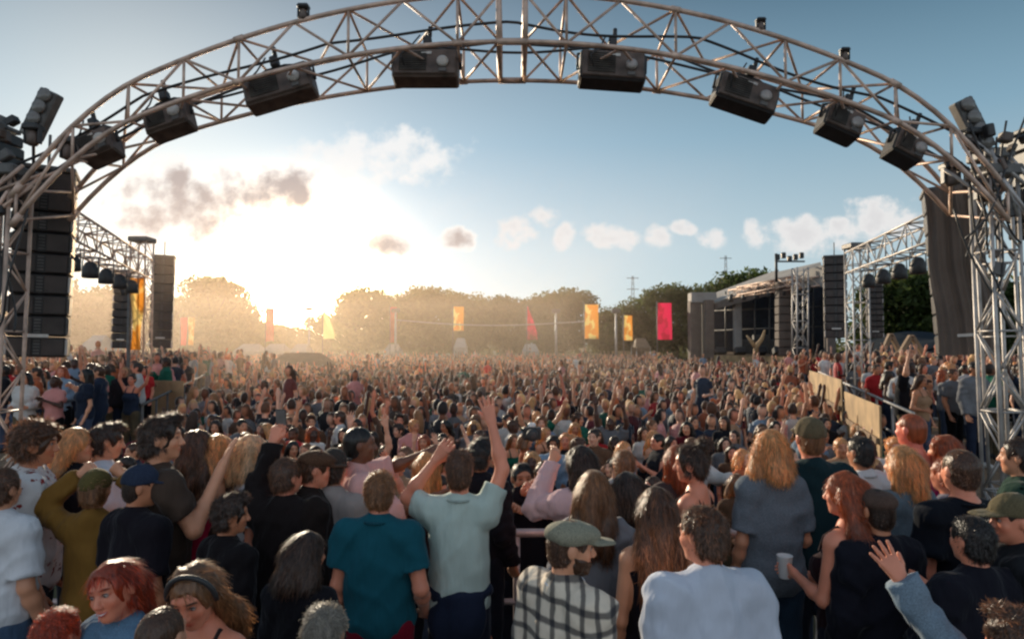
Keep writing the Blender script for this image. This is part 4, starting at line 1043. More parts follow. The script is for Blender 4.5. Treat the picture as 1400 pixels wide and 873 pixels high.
def add_small(x, y, z, lod, yaw):
    V, Q, C = LODS[lod][int(RNG.integers(len(LODS[lod])))]
    s = RNG.normal() * 0.05 + 0.985; a = R(yaw); c, sn = math.cos(a) * s, math.sin(a) * s
    W = np.empty_like(V); W[:, 0] = V[:, 0] * c - V[:, 1] * sn + x; W[:, 1] = V[:, 0] * sn + V[:, 1] * c + y; W[:, 2] = V[:, 2] * s + z
    pal = np.stack([skinlin[int(RNG.integers(len(SK)))], hairlin[int(RNG.choice(len(HC), p=HW))], toplin[int(RNG.choice(len(TOPS), p=top_w(x, y, z)))], leglin[int(RNG.integers(4))]]) * RNG.uniform(0.7, 1.2)
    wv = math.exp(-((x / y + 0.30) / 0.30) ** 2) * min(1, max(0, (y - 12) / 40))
    if RNG.random() < wv: pal = pal * np.array([1.5, 1.25, 1.05]) + np.array([0.05, 0.032, 0.02])  # warm haze light toward the sun painted into these figures' colours
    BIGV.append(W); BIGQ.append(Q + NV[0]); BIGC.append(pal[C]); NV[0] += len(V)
def spread(y0, y1, x0f, x1f, step, z):
    y = y0
    while y < y1:
        a, b = x0f(y), x1f(y); x = a + RNG.uniform(0, step)
        while x < b:
            if RNG.random() < 0.90 + 0.35 * math.sin(x * 0.9 + 1.3 * math.sin(y * 0.5)) * math.sin(y * 0.8 + 1.1 * math.sin(x * 0.6)):
                xx, yy = x + RNG.normal() * 0.2, y + RNG.normal() * 0.2
                if not any(u0 < xx < u1 and v0 < yy < v1 for u0, u1, v0, v1 in OBST):
                    add_small(xx, yy, z + (0.55 if RNG.random() < 0.012 else 0), 0 if y < 30 else 1, 180 + (RNG.normal() * 35 if RNG.random() < 0.62 else RNG.uniform(60, 300)) - math.degrees(math.atan2(x, y)) * -0.6)
            x += step * RNG.uniform(0.8, 1.25)
        y += step * 0.95
fr = lambda y: y * 0.83 + 1
OBST += [(-14.6, -10.6, 37.5, 42.5)]
spread(YM + 0.3, 26, lambda y: -min(edge(y), fr(y)), lambda y: min(edge(y), fr(y)), 0.56, 0)
spread(26, 46, lambda y: -min(edge(y), fr(y)), lambda y: min(edge(y), fr(y)), 0.62, 0)
spread(46, 74, lambda y: -min(60, fr(y)), lambda y: min(13.5 - (y - 46) * 0.0 + max(0, y - 60) * 0.4, fr(y)), 0.74, 0)
spread(19.3, 30, lambda y: edge(min(y, 25.9)) + 0.8, lambda y: min(edge(min(y, 25.9)) + 9, fr(y)), 0.6, TERR_Z)
spread(19.3, 34, lambda y: -min(edge(min(y, 25.9)) + 12, fr(y)), lambda y: -edge(min(y, 25.9)) - 0.8, 0.6, TERR_Z)
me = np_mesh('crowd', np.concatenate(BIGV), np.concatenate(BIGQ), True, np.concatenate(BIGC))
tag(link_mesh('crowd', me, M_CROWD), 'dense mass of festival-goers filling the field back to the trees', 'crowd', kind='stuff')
del BIGV, BIGQ, BIGC
HAZE = 0.0054
# ------------------------------------------------------------------ ground, deck, terraces
def ground_mat():
    m, nt, b, out = new_mat('trodden_grass')
    f, _ = noise_mul(nt, 0.15, 0, 1, 6)
    mx = nd(nt, 'ShaderNodeMix', data_type='RGBA'); nt.links.new(f, mx.inputs[0]); mx.inputs[6].default_value = (0.06, 0.075, 0.03, 1); mx.inputs[7].default_value = (0.12, 0.10, 0.06, 1)
    g, n2 = noise_mul(nt, 3, 0.7, 1.2, 5)
    nt.links.new(mulcol(nt, mx.outputs[2], g), b.inputs['Base Color']); b.inputs['Roughness'].default_value = 0.95
    bp = nd(nt, 'ShaderNodeBump', Strength=0.6, Distance=0.05); nt.links.new(n2.outputs[0], bp.inputs['Height']); nt.links.new(bp.outputs[0], b.inputs['Normal'])
    return m
m = MB(); m.sheet(lambda u, v: ((u - 0.5) * 3000, -200 + v * 2400, 0), 60, 48)
tag(m.build('ground', ground_mat()), kind='structure')
m = MB(); m.box((0, 0.9, DECK_Z / 2 - 0.02), (17, 7.6, DECK_Z - 0.04))
for i in range(-42, 43): m.box((i * 0.2, 0.9, DECK_Z - 0.02), (0.194, 7.6, 0.035))
tag(m.build('deck', M_DECK), kind='structure')
def terrace(sgn):
    m = MB(); ys = [9.3, 14, 19, 26, 34]
    for y0, y1 in zip(ys[:-1], ys[1:]):
        a0, a1 = edge(min(y0, 25.9)) + 0.35, edge(min(y1, 25.9)) + 0.35
        vs = [(sgn * a0, y0, 0), (sgn * (a0 + 16), y0, 0), (sgn * (a1 + 16), y1, 0), (sgn * a1, y1, 0)]
        vs += [(v[0], v[1], TERR_Z) for v in vs]
        m.add(vs, [(0, 1, 2, 3), (4, 7, 6, 5), (0, 4, 5, 1), (1, 5, 6, 2), (2, 6, 7, 3), (3, 7, 4, 0)])
    return m.build('terrace', M_WOODD)
tag(terrace(1), kind='structure'); tag(terrace(-1), kind='structure')

# ------------------------------------------------------------------ rails and hoardings
def rail(label, pts, z0, h=1.05, mat=None, group=None, n=2, inf=True):
    root = empty('barrier_rail', pts[0]); tag(root, label, 'rail', group)
    o = Vector(pts[0])
    loc = [Vector(p) - o for p in pts]
    for k in range(n):
        z = z0 + h - k * h * 0.45
        m = MB(); m.tube([(p.x, p.y, z - o.z) for p in loc], 0.030 if k == 0 else 0.022, 8); m.build('bar', mat or M_TRUSSW, root)
    for i in range(len(loc) - 1):
        N = max(1, int((loc[i + 1] - loc[i]).length / 1.5))
        for j in range(N):
            p = loc[i].lerp(loc[i + 1], (j + 0.02) / N)
            m = MB(); m.tube([(p.x, p.y, z0 - o.z), (p.x, p.y, z0 + h - o.z - 0.02)], 0.024, 8); m.build('post', mat or M_TRUSSW, root)
    return root
M_RAIL = simple('scuffed_rail_metal', (0.55, 0.43, 0.42, 1), 0.45, 0.5, (0.7, 1.1), 6, 0.1)
rail('scuffed metal barrier rail along the front edge of the near deck', [(-8.2, 4.66, DECK_Z), (8.2, 4.66, DECK_Z)], DECK_Z, 1.05, M_RAIL)
rail('white rail along the edge of the right terrace', [(edge(10) + 0.5, 10, TERR_Z), (edge(25) + 0.5, 25, TERR_Z)], TERR_Z, 1.1, M_TRUSSW)
rail('dark rail along the edge of the left terrace', [(-edge(12.5) - 0.5, 12.5, TERR_Z), (-edge(25) - 0.5, 25, TERR_Z)], TERR_Z, 1.0, M_DGREY)
def hoarding(label, a, b, z1, group, n=1):
    a = Vector(a); b = Vector(b); o = empty('hoarding', a); tag(o, label, 'hoarding', group)
    d = b - a; L = d.length; rz = math.atan2(d.y, d.x); Mz = Matrix.Rotation(rz, 3, 'Z')
    for k in range(n):
        c = d * ((k + 0.5) / n)
        m = MB(); m.cbox((c.x, c.y, z1 / 2), (L / n - 0.02, 0.03, z1), 0.006, Mz); pn = m.build('panel', M_WOOD, o)
        for q in (0.25, 0.75):
            m = MB(); m.cbox(Mz @ Vector((0, 0.04, 0)) + Vector((c.x, c.y, z1 * q)), (L / n - 0.06, 0.045, 0.09), 0.006, Mz); m.build('batten', M_WOODD, pn)
    return o
hp = [(edge(8.6) + 0.0, 8.6, 0), (edge(11) - 0.05, 11, 0), (edge(14.5) - 0.1, 14.5, 0), (edge(20) - 0.05, 20, 0)]
hoarding('nearest sunlit plywood hoarding panel, running along the right terrace', (5.35, 9.6, 0), (6.35, 12.6, 0), 2.05, 'plywood hoardings', 1)
hoarding('tall plywood hoarding panel farther along the right terrace', (6.45, 12.9, 0), (7.9, 17.5, 0), 2.25, 'plywood hoardings', 2)
hoarding('brown plywood hoarding at the end of the left terrace rail', at(203, 530, 16.4) * Vector((1, 1, 0)) if False else (-9.0, 16.4, 0), (-8.0, 16.1, 0), 2.05, 'plywood hoardings', 1)
hoarding('long plywood hoarding at the back of the field beside the magenta banner', (11.5, 76, 0), (16.2, 75, 0), 2.15, 'plywood hoardings', 3)
hoarding('plywood hoarding at the back of the field below the orange banners', (4.5, 76.5, 0), (10.4, 76, 0), 1.9, 'plywood hoardings', 3)
hoarding('low plywood hoarding far back between the sunlit trees and the red pennant', (-16, 77, 0), (3.8, 77, 0), 1.55, 'plywood hoardings', 8)

# ------------------------------------------------------------------ trusses
ZF, KF, YF = 6.76, 0.034, 9.4
ZN, KN, YN = 6.82, 0.0425, 8.3
ZT, KT = 7.45, 0.0487
ZFT, KFT = 7.33, 0.040
arch = empty('arch_truss', (0, 8.85, 0)); tag(arch, 'great curved lighting truss of brown-lit tubes arching over the deck', 'truss')
def ch(z0, k, Y, x): return Vector((x, Y - 8.85, z0 - k * x * x - 0.24 * max(0, abs(x) - 4.7) ** 2))
XS = np.linspace(-6.3, 6.3, 57)
CH = [(ZF, KF, YF), (ZN, KN, YN), (ZT, KT, YN), (ZFT, KFT, YF)]
for c in CH:
    m = MB(); m.tube([ch(*c, x) for x in XS], 0.031, 10); m.build('chord', M_TRUSS, arch)
m = MB()
nodes = np.linspace(-6.3, 6.3, 19)
for i, x in enumerate(nodes):
    r = 0.0185
    if abs(x) < 0.5:
        for A, B_ in ((0, 1), (1, 2), (2, 3), (3, 0)):
            for q in (-0.17, 0.17): m.tube([ch(*CH[A], q), ch(*CH[B_], q)], 0.036, 8)
            a, b = (0.17, nodes[i + 1]) if i % 2 == 0 else (nodes[i + 1], 0.17)
            m.tube([ch(*CH[A], a), ch(*CH[B_], b)], r, 8)
        for c in CH: m.tube([ch(*c, -0.2), ch(*c, 0.2)], 0.044, 10)
        continue
    for A, B_ in ((0, 1), (1, 2), (2, 3), (3, 0)):
        if i % 2 == 0 or abs(x) > 3.2: m.tube([ch(*CH[A], x), ch(*CH[B_], x)], r, 8)
        if i < len(nodes) - 1:
            x2 = nodes[i + 1]
            if abs(x2) < 0.5: x2 = -0.17
            a, b = (x, x2) if i % 2 == 0 else (x2, x)
            m.tube([ch(*CH[A], a), ch(*CH[B_], b)], r, 8)
    if abs(x + 0.475) < 0.01: pass
for x in nodes[::4]:
    for c in CH: m.tube([ch(*c, x - 0.06), ch(*c, x + 0.06)], 0.042, 10)
m.build('lattice', M_TRUSS, arch)
for k, (zz, y0) in enumerate(((0.30, -0.35), (0.16, 0.1), (0.42, 0.3))):
    m = MB(); m.tube([(x, y0 + 0.08 * math.sin(x * 1.9 + k), 7.0 + zz * 0.6 - 0.043 * x * x - 0.10 * abs(math.sin(x * 1.3 + k * 1.7))) for x in np.linspace(-6.6, 6.6, 90)], 0.018, 6); m.build('cable', M_BLACK, arch)

def box_truss(root, p0, p1, w, mat, seg=0.5, r=0.024, rb=0.013, up=(0, 0, 1)):
    p0 = Vector(p0); p1 = Vector(p1); d = (p1 - p0); L = d.length; t = d.normalized()
    u = Vector(up) - t * t.dot(Vector(up))
    if u.length < 1e-3: u = Vector((0, 1, 0))
    u.normalize(); v = t.cross(u)
    cs = [u * w / 2 + v * w / 2, u * w / 2 - v * w / 2, -u * w / 2 - v * w / 2, -u * w / 2 + v * w / 2]
    for c in cs:
        m = MB(); m.tube([p0 + c, p1 + c], r, 8); m.build('chord', mat, root)
    m = MB(); n = max(2, round(L / seg))
    for k in range(n):
        a = p0 + d * k / n; b = p0 + d * (k + 1) / n
        for j in range(4):
            c1, c2 = cs[j], cs[(j + 1) % 4]
            m.tube([a + c1, b + c2] if (k + j) % 2 else [a + c2, b + c1], rb, 6)
            if k % 2 == 0: m.tube([a + c1, a + c2], rb, 6)
    m.build('lattice', mat, root)

def tower(label, x, y, z0, z1, w, mat, name='truss_tower', group=None, dx=0.0):
    t = empty(name, (x, y, z0)); tag(t, label, 'truss tower', group)
    box_truss(t, (0, 0, 0), (dx, 0, z1 - z0), w, mat, up=(1, 0, 0))
    m = MB(); m.cbox((0, 0, 0.03), (w + 0.25, w + 0.25, 0.05), 0.01); m.build('base_plate', M_DGREY, t)
    m = MB(); m.cbox((dx, 0, z1 - z0), (w + 0.12, w + 0.12, 0.14), 0.02); m.build('sleeve_block', M_DGREY, t)
    return t
RT = tower('silver truss tower holding up the right end of the arch', 6.42, 8.6, 0, 5.2, 0.36, M_TRUSSW, group='arch towers', dx=-0.08)
tower('slender silver truss leg at the far right edge, outside the arch tower', 6.9, 9.2, 0, 5.6, 0.30, M_TRUSSW, group='arch towers', dx=-0.15)
LT = tower('brown-lit truss tower holding up the left end of the arch', -6.78, 8.6, 0, 5.2, 0.40, M_TRUSS, group='arch towers', dx=0.12)

def rigging(root, sgn, seed):
    r = np.random.default_rng(seed)
    for k in range(11):
        c = Vector((sgn * r.uniform(-0.25, 0.30), r.uniform(-0.35, 0.1), r.uniform(3.9, 5.9)))
        Mr = Matrix.Rotation(r.uniform(-0.6, 0.6), 3, 'Y')
        m = MB(); m.cbox(c, (r.uniform(0.06, 0.18), 0.12, r.uniform(0.06, 0.18)), 0.015, Mr); m.build('junction_box', [M_BLACK, M_BROWNBLK, M_DGREY][k % 3], root)
    for k in range(9):
        x0, x1 = sgn * r.uniform(-0.3, 0.7), sgn * r.uniform(-0.3, 0.7); z0 = r.uniform(4.6, 5.9); y = r.uniform(-0.4, 0.0)
        m = MB(); m.tube([(x0 + (x1 - x0) * t, y + 0.05 * math.sin(t * 7 + k), z0 - 1.6 * t - 0.25 * math.sin(t * math.pi)) for t in np.linspace(0, 1, 14)], 0.014, 6); m.build('cable', M_BLACK, root)
    for k in range(6):
        a = Vector((sgn * r.uniform(-0.35, 0.1), -0.26, r.uniform(4.2, 5.0))); b = a + Vector((sgn * r.uniform(0.2, 0.8), r.uniform(-0.1, 0.2), r.uniform(0.3, 0.9)))
        m = MB(); m.tube([a, b], 0.024, 8); m.build('brace', M_TRUSS if sgn > 0 else M_TRUSSW, root)
rigging(LT, 1, 4); rigging(RT, -1, 6)
# ------------------------------------------------------------------ lamps on the arch
def floodlight(label, px, py, Y, w, h, roll, lit, group='floodlights hung under the arch'):
    p = at(px, py, Y); t = empty('floodlight', p); t.rotation_euler = (R(-14), R(roll), 0); tag(t, label, 'floodlight', group)
    m = MB(); m.cbox((0, 0, 0), (w, 0.30, h), 0.025); body = m.build('housing', M_BROWNBLK if lit else M_BLACK, t)  # lit ones get a brown housing: warm sunlight put into the colour
    m = MB(); m.cbox((0, -0.165, 0), (w * 0.94, 0.03, h * 0.90), 0.012); m.build('back_panel', M_BROWNBLK, body)
    m = MB()
    for k in range(9): m.cbox((-w * 0.18, -0.19, -h * 0.32 + k * h * 0.08), (w * 0.42, 0.03, 0.012), 0.004)
    m.build('cooling_fin', M_DGREY, body)
    m = MB(); m.cbox((w * 0.02, -0.19, h * 0.28), (w * 0.16, 0.012, h * 0.10), 0.003); m.build('label_plate', M_LOGO, body)
    m = MB(); m.lathe((w * 0.27, -0.18, -0.02), [(0.075, 0), (0.082, 0.02), (0.07, 0.05), (0.03, 0.06)], 16, Matrix.Rotation(R(90), 3, 'X')); m.build('connector', M_LOGO if lit else M_TRUSSW, body)
    m = MB(); m.cbox((w * 0.27, -0.187, -h * 0.33), (0.10, 0.02, 0.06), 0.004); m.build('socket', M_DGREY, body)
    m = MB(); m.cbox((0, 0.16, 0), (w * 0.92, 0.02, h * 0.86), 0.006); m.build('front_glass', M_LENS, t)
    m = MB()
    m.tube([(-w / 2 - 0.02, 0, 0), (-w / 2 - 0.03, 0, h * 0.5 + 0.02), (-0.12, 0, h * 0.5 + 0.14), (0.12, 0, h * 0.5 + 0.14), (w / 2 + 0.03, 0, h * 0.5 + 0.02), (w / 2 + 0.02, 0, 0)], 0.020, 8); m.build('yoke', M_BLACK, t)
    m = MB(); m.cbox((0, 0, h * 0.5 + 0.22), (0.11, 0.14, 0.17), 0.02); m.tube([(0.03, -0.02, h * 0.5 + 0.3), (0.03, -0.02, h * 0.5 + 0.45)], 0.03, 8); m.build('clamp', M_BLACK, t)
    m = MB(); m.tube([(-w * 0.3, -0.19, -h * 0.2), (-w * 0.36, -0.26, 0.05), (-w * 0.22, -0.2, h * 0.5), (-0.1, -0.05, h * 0.5 + 0.3)], 0.011, 6); m.build('cable', M_BLACK, t)
    return t
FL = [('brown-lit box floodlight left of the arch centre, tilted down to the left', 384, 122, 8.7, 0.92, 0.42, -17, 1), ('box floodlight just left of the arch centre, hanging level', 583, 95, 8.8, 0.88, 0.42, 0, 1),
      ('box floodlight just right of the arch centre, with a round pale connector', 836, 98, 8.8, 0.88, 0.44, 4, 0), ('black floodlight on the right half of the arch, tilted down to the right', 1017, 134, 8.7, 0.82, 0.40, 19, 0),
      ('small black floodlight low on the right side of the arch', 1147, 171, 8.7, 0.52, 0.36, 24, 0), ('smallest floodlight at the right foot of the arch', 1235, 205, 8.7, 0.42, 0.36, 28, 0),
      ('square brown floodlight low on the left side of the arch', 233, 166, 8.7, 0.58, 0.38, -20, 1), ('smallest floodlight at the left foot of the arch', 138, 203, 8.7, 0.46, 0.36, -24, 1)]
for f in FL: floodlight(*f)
def strip_light(label, p, q, Y):
    a, b = at(*p, Y), at(*q, Y); t = empty('strip_light', a); tag(t, label, 'strip light', 'strip lights above the arch feet')
    d = b - a; L = d.length; ang = math.atan2(d.x, d.z); My = Matrix.Rotation(ang, 3, 'Y')
    m = MB(); m.cbox(d / 2, (0.26, 0.16, L), 0.02, My); m.build('housing', M_DGREY, t)
    for k in range(4):
        c = d * ((k + 0.5) / 4); 
        m = MB(); m.lathe(c + Vector((0, -0.08, 0)), [(0.085, 0), (0.095, 0.03), (0.08, 0.05)], 14, Matrix.Rotation(R(90), 3, 'X')); m.build('lamp', M_LENS, t)
    m = MB(); m.tube([(0.02, 0.05, -0.6), (0, 0.05, 0.0), d * 0.4], 0.02, 8); m.build('bracket', M_BLACK, t)
strip_light('slanted strip of lamps poking up above the left foot of the arch', (42, 188), (72, 126), 8.6)
strip_light('slanted strip of lamps poking up above the right foot of the arch', (1346, 205), (1312, 138), 8.6)
def moving_head(label, px, py, Y, s=1.0):
    p = at(px, py, Y)
    if Y == 8.3: p.z = ZT - KT * p.x ** 2 + 0.18 * s
    t = empty('moving_head', p); tag(t, label, 'stage light', 'moving heads fixed along the trusses')
    m = MB(); m.cbox((0, 0, 0.16 * s), (0.30 * s, 0.26 * s, 0.12 * s), 0.02); m.build('base', M_BLACK, t)
    for q in (-1, 1):
        m = MB(); m.cbox((q * 0.13 * s, 0, 0), (0.04 * s, 0.12 * s, 0.30 * s), 0.012); m.build('arm', M_BLACK, t)
    m = MB(); m.lathe((0, 0, -0.18 * s), [(0.07 * s, 0), (0.10 * s, 0.04 * s), (0.105 * s, 0.16 * s), (0.08 * s, 0.26 * s), (0.04 * s, 0.29 * s)], 16); m.build('head', M_BROWNBLK, t)
for q in [('black moving head beside the left strip of lamps', 45, 186, 8.5, 0.7), ('moving head clamped where the left tower meets the arch', 95, 205, 8.6, 0.75), ('moving head on the outer side of the left tower', 40, 262, 8.5, 0.75), ('moving head above the first right floodlight', 1040, 40, 8.3, 0.42),
          ('moving head on the top chord at right', 1155, 88, 8.3, 0.42), ('moving head beside the right strip of lamps', 1328, 192, 8.5, 0.7), ('moving head clamped where the right tower meets the arch', 1300, 240, 8.5, 0.75), ('moving head on the right tower, lowest of the three there', 1345, 262, 8.5, 0.75), ('moving head on the top chord at left', 415, 8, 8.3, 0.5)]: moving_head(*q)
def hung_box(label, px, py, Y, w, h):
    p = at(px, py, Y); t = empty('hanging_speaker', p); tag(t, label, 'speaker', 'black scrimmed speakers at the outer edges')
    for k in range(6):
        m = MB(); m.cbox((0.02 * k, 0, -k * h / 6 - h / 12), (w, 0.7, h / 6 - 0.015), 0.02); m.build('cabinet', M_BLACK, t)
    m = MB(); m.tube([(0, 0, 0), (0, 0, 0.5)], 0.02, 8); m.cbox((0, 0, 0.05), (w, 0.6, 0.06), 0.01); m.build('rigging_frame', M_DGREY, t)
hung_box('black hanging speaker stack cut by the right edge of the photo', 1412, 186, 9.6, 0.50, 1.5)
hung_box('black hanging speaker stack cut by the left edge of the photo', -14, 178, 8.8, 0.42, 1.0)

# ------------------------------------------------------------------ speaker towers and banners
def line_array(label, px0, px1, py0, py1, Y, mat, n=9, cloth=False, lean=0.0, depth=0.7, name='speaker_tower', group='scrimmed speaker towers'):
    a = at((px0 + px1) / 2, py1, Y); top = at((px0 + px1) / 2, py0, Y); w = (px1 - px0) / F_PX * Y; H = top.z - a.z
    t = empty(name, a); t.rotation_euler = (0, R(lean), math.atan2(-a.x, a.y) * 0.8); tag(t, label, 'speaker tower', group)
    if cloth:
        m = MB(); m.sheet(lambda u, v: ((u - 0.5) * w + 0.02 * math.sin(v * 9), -depth / 2 - 0.02 + 0.045 * math.sin(u * 19 + 1.2 * math.sin(v * 3)) * (0.35 + 0.65 * v) + 0.015 * math.sin(u * 47 + v * 5) - 0.04 * math.sin(v * 3.14), v * H), 60, 24); m.build('cloth_front', M_SCRIM, t)
    for k in range(n):
        m = MB(); m.cbox((0, 0, H * (k + 0.5) / n), (w * 0.94, depth * 0.85, H / n - 0.012), 0.02); c = m.build('cabinet', M_BLACK, t)
        if not cloth:
            for q in (-1, 1):
                m = MB(); m.cbox((q * w * 0.255, -depth * 0.44, H * (k + 0.5) / n), (w * 0.36, 0.03, H / n - 0.05), 0.008); m.build('grille', mat, c)
            m = MB()
            for j in range(5): m.cbox((0, -depth * 0.435, H * (k + 0.5) / n + (j - 2) * H / n * 0.15), (w * 0.10, 0.03, H / n * 0.06), 0.003)
            m.build('horn', M_DGREY, c)
            for q in (-1, 1):
                m = MB(); m.cbox((q * w * 0.475, -depth * 0.40, H * (k + 0.5) / n), (0.035, 0.07, H / n * 0.75), 0.006); m.build('rigging_plate', M_TRUSSW if k % 3 == 0 else M_DGREY, c)
    m = MB(); m.cbox((0, 0, H + 0.03), (w, depth, 0.07), 0.015); m.tube([(0, 0, H), (0, 0, H + 0.6)], 0.02, 8); m.build('rigging_frame', M_DGREY, t)
    m = MB(); m.cbox((0, -depth / 2 - 0.055, H * 0.115), (w * (0.30 if cloth else 0.40), 0.012, H * 0.018), 0.003); m.build('logo_plate', M_LOGO, t)
    return t
line_array('large black speaker tower hung in front of the left arch foot', 18, 88, 238, 488, 9.7, M_GRILLE, 9, lean=1.2)
for sx, lab, q in ((-0.22, 'x', 0),): pass
line_array('tall brown-grey scrim tower with a pale logo bar, at the right arch foot', 1286, 1350, 262, 484, 10.2, M_SCRIM, 8, cloth=True, lean=-3.5)
line_array('tall black speaker tower standing beyond the left side truss', 206, 234, 352, 476, 24, M_GRILLE, 10, lean=1.0)
line_array('black speaker tower behind the orange banner at the far left', 155, 177, 372, 476, 21, M_GRILLE, 10, lean=1.0)
line_array('black speaker tower left of the far right truss leg', 1128, 1157, 352, 462, 26, M_GRILLE, 10)
line_array('black speaker tower right of the far right truss leg', 1186, 1206, 385, 462, 27, M_GRILLE, 10)

def side_truss(label, a, b, towlab, group='side trusses'):
    t = empty('side_truss', a); tag(t, label, 'truss', group)
    box_truss(t, (0, 0, 0), Vector(b) - Vector(a), 0.55, M_TRUSSW if a[0] > 0 else M_TRUSS, 0.6, 0.026, 0.015)
    return t
LA, LB = Vector((-8.0, 11.0, 5.15)), Vector((-10.5, 18.6, 5.05)); RA, RB = Vector((8.0, 11.2, 5.2)), Vector((9.35, 17.8, 5.15))
side_truss('side truss running away on the left with round lamps hanging below', LA, LB, '')
side_truss('pale side truss running away on the right with lamps hanging below', RA, RB, '')
tower('far pale truss leg carrying the right side truss', RB.x, RB.y, 0, 5.6, 0.42, M_TRUSSW, group='side truss legs')
tower('far truss leg carrying the left side truss', LB.x, LB.y, 0, 5.9, 0.42, M_TRUSS, group='side truss legs')
def par_can(p, label, s=1.0):
    t = empty('hanging_lamp', p); tag(t, label, 'stage light', 'round lamps hanging under the side trusses')
    m = MB(); m.lathe((0, 0, -0.42 * s), [(0.13 * s, 0), (0.15 * s, 0.02), (0.145 * s, 0.16 * s), (0.10 * s, 0.28 * s), (0.05 * s, 0.32 * s)], 16); m.build('can', M_BLACK, t)
    m = MB(); m.tube([(-0.16 * s, 0, -0.28 * s), (-0.15 * s, 0, -0.02), (0.15 * s, 0, -0.02), (0.16 * s, 0, -0.28 * s)], 0.014, 6); m.build('yoke', M_DGREY, t)
ordn = ['nearest', 'second', 'third', 'fourth', 'fifth', 'farthest']
for A, B_, side in ((LA, LB, 'left'), (RA, RB, 'right')):
    for k in range(6):
        par_can(A.lerp(B_, 0.08 + k * 0.155) + Vector((0, 0, -0.30)), f'{ordn[k]} round lamp hanging under the {side} side truss', 1.1)

def tall_banner(label, px, py0, py1, Y, w, mat, group='tall banners at the back of the field', feather=False):
    b0, b1 = at(px, py1, Y), at(px, py0, Y); t = empty('flag_banner', (b0.x, b0.y, 0)); tag(t, label, 'flag', group)
    z0, z1 = b0.z, b1.z
    m = MB(); m.tube([(-w / 2 - 0.05, 0, 0), (-w / 2 - 0.05, 0, z1 + 0.15)], 0.05, 8); m.build('pole', M_DGREY, t)
    prof = (lambda v: 1.0) if not feather else (lambda v: max(0.12, 1 - v ** 1.6))
    m = MB(); m.sheet(lambda u, v: (-w / 2 + u * w * prof(v), 0.09 * math.sin(u * 4 + v * 5), z0 + v * (z1 - z0)), 8, 16); m.build('cloth', mat, t)
FB = [('tall red banner just left of the sun', 369, 420, 466, 72, 0.9, M_RED, 0), ('cream feather flag glowing just right of the sun', 450, 422, 463, 70, 1.3, M_CREAM, 1), ('thin red banner at the left end of the hanging wire', 538, 420, 468, 74, 0.7, M_RED, 0),
      ('orange banner right of the thin red one', 627, 419, 452, 70, 1.1, M_ORANGE, 0), ('slim magenta pennant right of the field centre', 728, 419, 464, 70, 1.1, M_PINK, 1), ('broad orange and yellow banner', 809, 416, 463, 62, 1.3, M_ORANGE, 0),
      ('small orange banner behind the lamp post', 859, 431, 465, 70, 0.9, M_ORANGE, 0), ('bright magenta banner beside the right-hand stage', 909, 414, 464, 58, 1.25, M_PINK, 0),
      ('short red banner at the left tree line', 251, 434, 472, 66, 0.6, M_RED, 0), ('short orange banner at the left tree line', 261, 434, 472, 66, 0.6, M_ORANGE, 0), ('orange banner hanging on the far left truss leg', 186, 380, 478, 18.2, 0.32, M_ORANGE, 0)]
for f in FB: tall_banner(*f[:6], f[6], feather=bool(f[7]))
def lamp_post(label, px, py, Y, h=None):
    p = at(px, py, Y); t = empty('lamp_post', (p.x, p.y, 0)); tag(t, label, 'post', 'slim posts at the back of the field')
    m = MB(); m.tube([(0, 0, 0), (0, 0, p.z)], [0.14, 0.10], 8); m.build('pole', M_TRUSSW, t)
    m = MB(); m.cbox((0, 0, p.z), (0.9, 0.5, 0.45), 0.06); m.build('lamp_head', M_DGREY, t)
lamp_post('slim grey post between the magenta pennant and the orange banner', 760, 425, 72); lamp_post('grey post left of the small orange banner', 842, 425, 70); lamp_post('pale post rising against the sun', 423, 422, 74); lamp_post('white post at the left end of the hanging wire', 541, 424, 72.5)
a, b = at(541, 437, 72), at(800, 439, 66)
m = MB(); m.tube([a.lerp(b, u) + Vector((0, 0, -0.5 * math.sin(u * math.pi))) for u in np.linspace(0, 1, 24)], 0.065, 6)
tag(m.build('cable', M_CANVAS), 'pale cable strung across the back of the field between posts', 'cable')
def marquee(label, px0, px1, py0, py1, Y, mat, group='low marquees at the back'):
    a = at((px0 + px1) / 2, py1, Y); w = (px1 - px0) / F_PX * Y; z1 = at(px0, py0, Y).z; t = empty('marquee', (a.x, Y, 0)); tag(t, label, 'tent', group)
    h = z1 * 0.72; d = 3.0
    m = MB(); m.add([(-w / 2, -d / 2, h), (w / 2, -d / 2, h), (w / 2, d / 2, h), (-w / 2, d / 2, h), (-w * 0.32, 0, z1), (w * 0.32, 0, z1)], [(0, 1, 5, 4), (1, 2, 5), (2, 3, 4, 5), (3, 0, 4), (3, 2, 1, 0)]); m.build('roof', mat, t)
    m = MB(); m.box((0, -d / 2 + 0.02, h - 0.22), (w, 0.03, 0.42)); m.build('valance', mat, t)
    m = MB(); m.box((0, d / 2 - 0.1, h / 2), (w - 0.1, 0.03, h - 0.05)); m.build('back_wall', mat, t)
    for sx in (-1, 1):
        for sy in (-1, 1):
            m = MB(); m.tube([(sx * (w / 2 - 0.06), sy * (d / 2 - 0.05), 0), (sx * (w / 2 - 0.06), sy * (d / 2 - 0.05), h)], 0.05, 6); m.build('leg', M_WHITE, t)
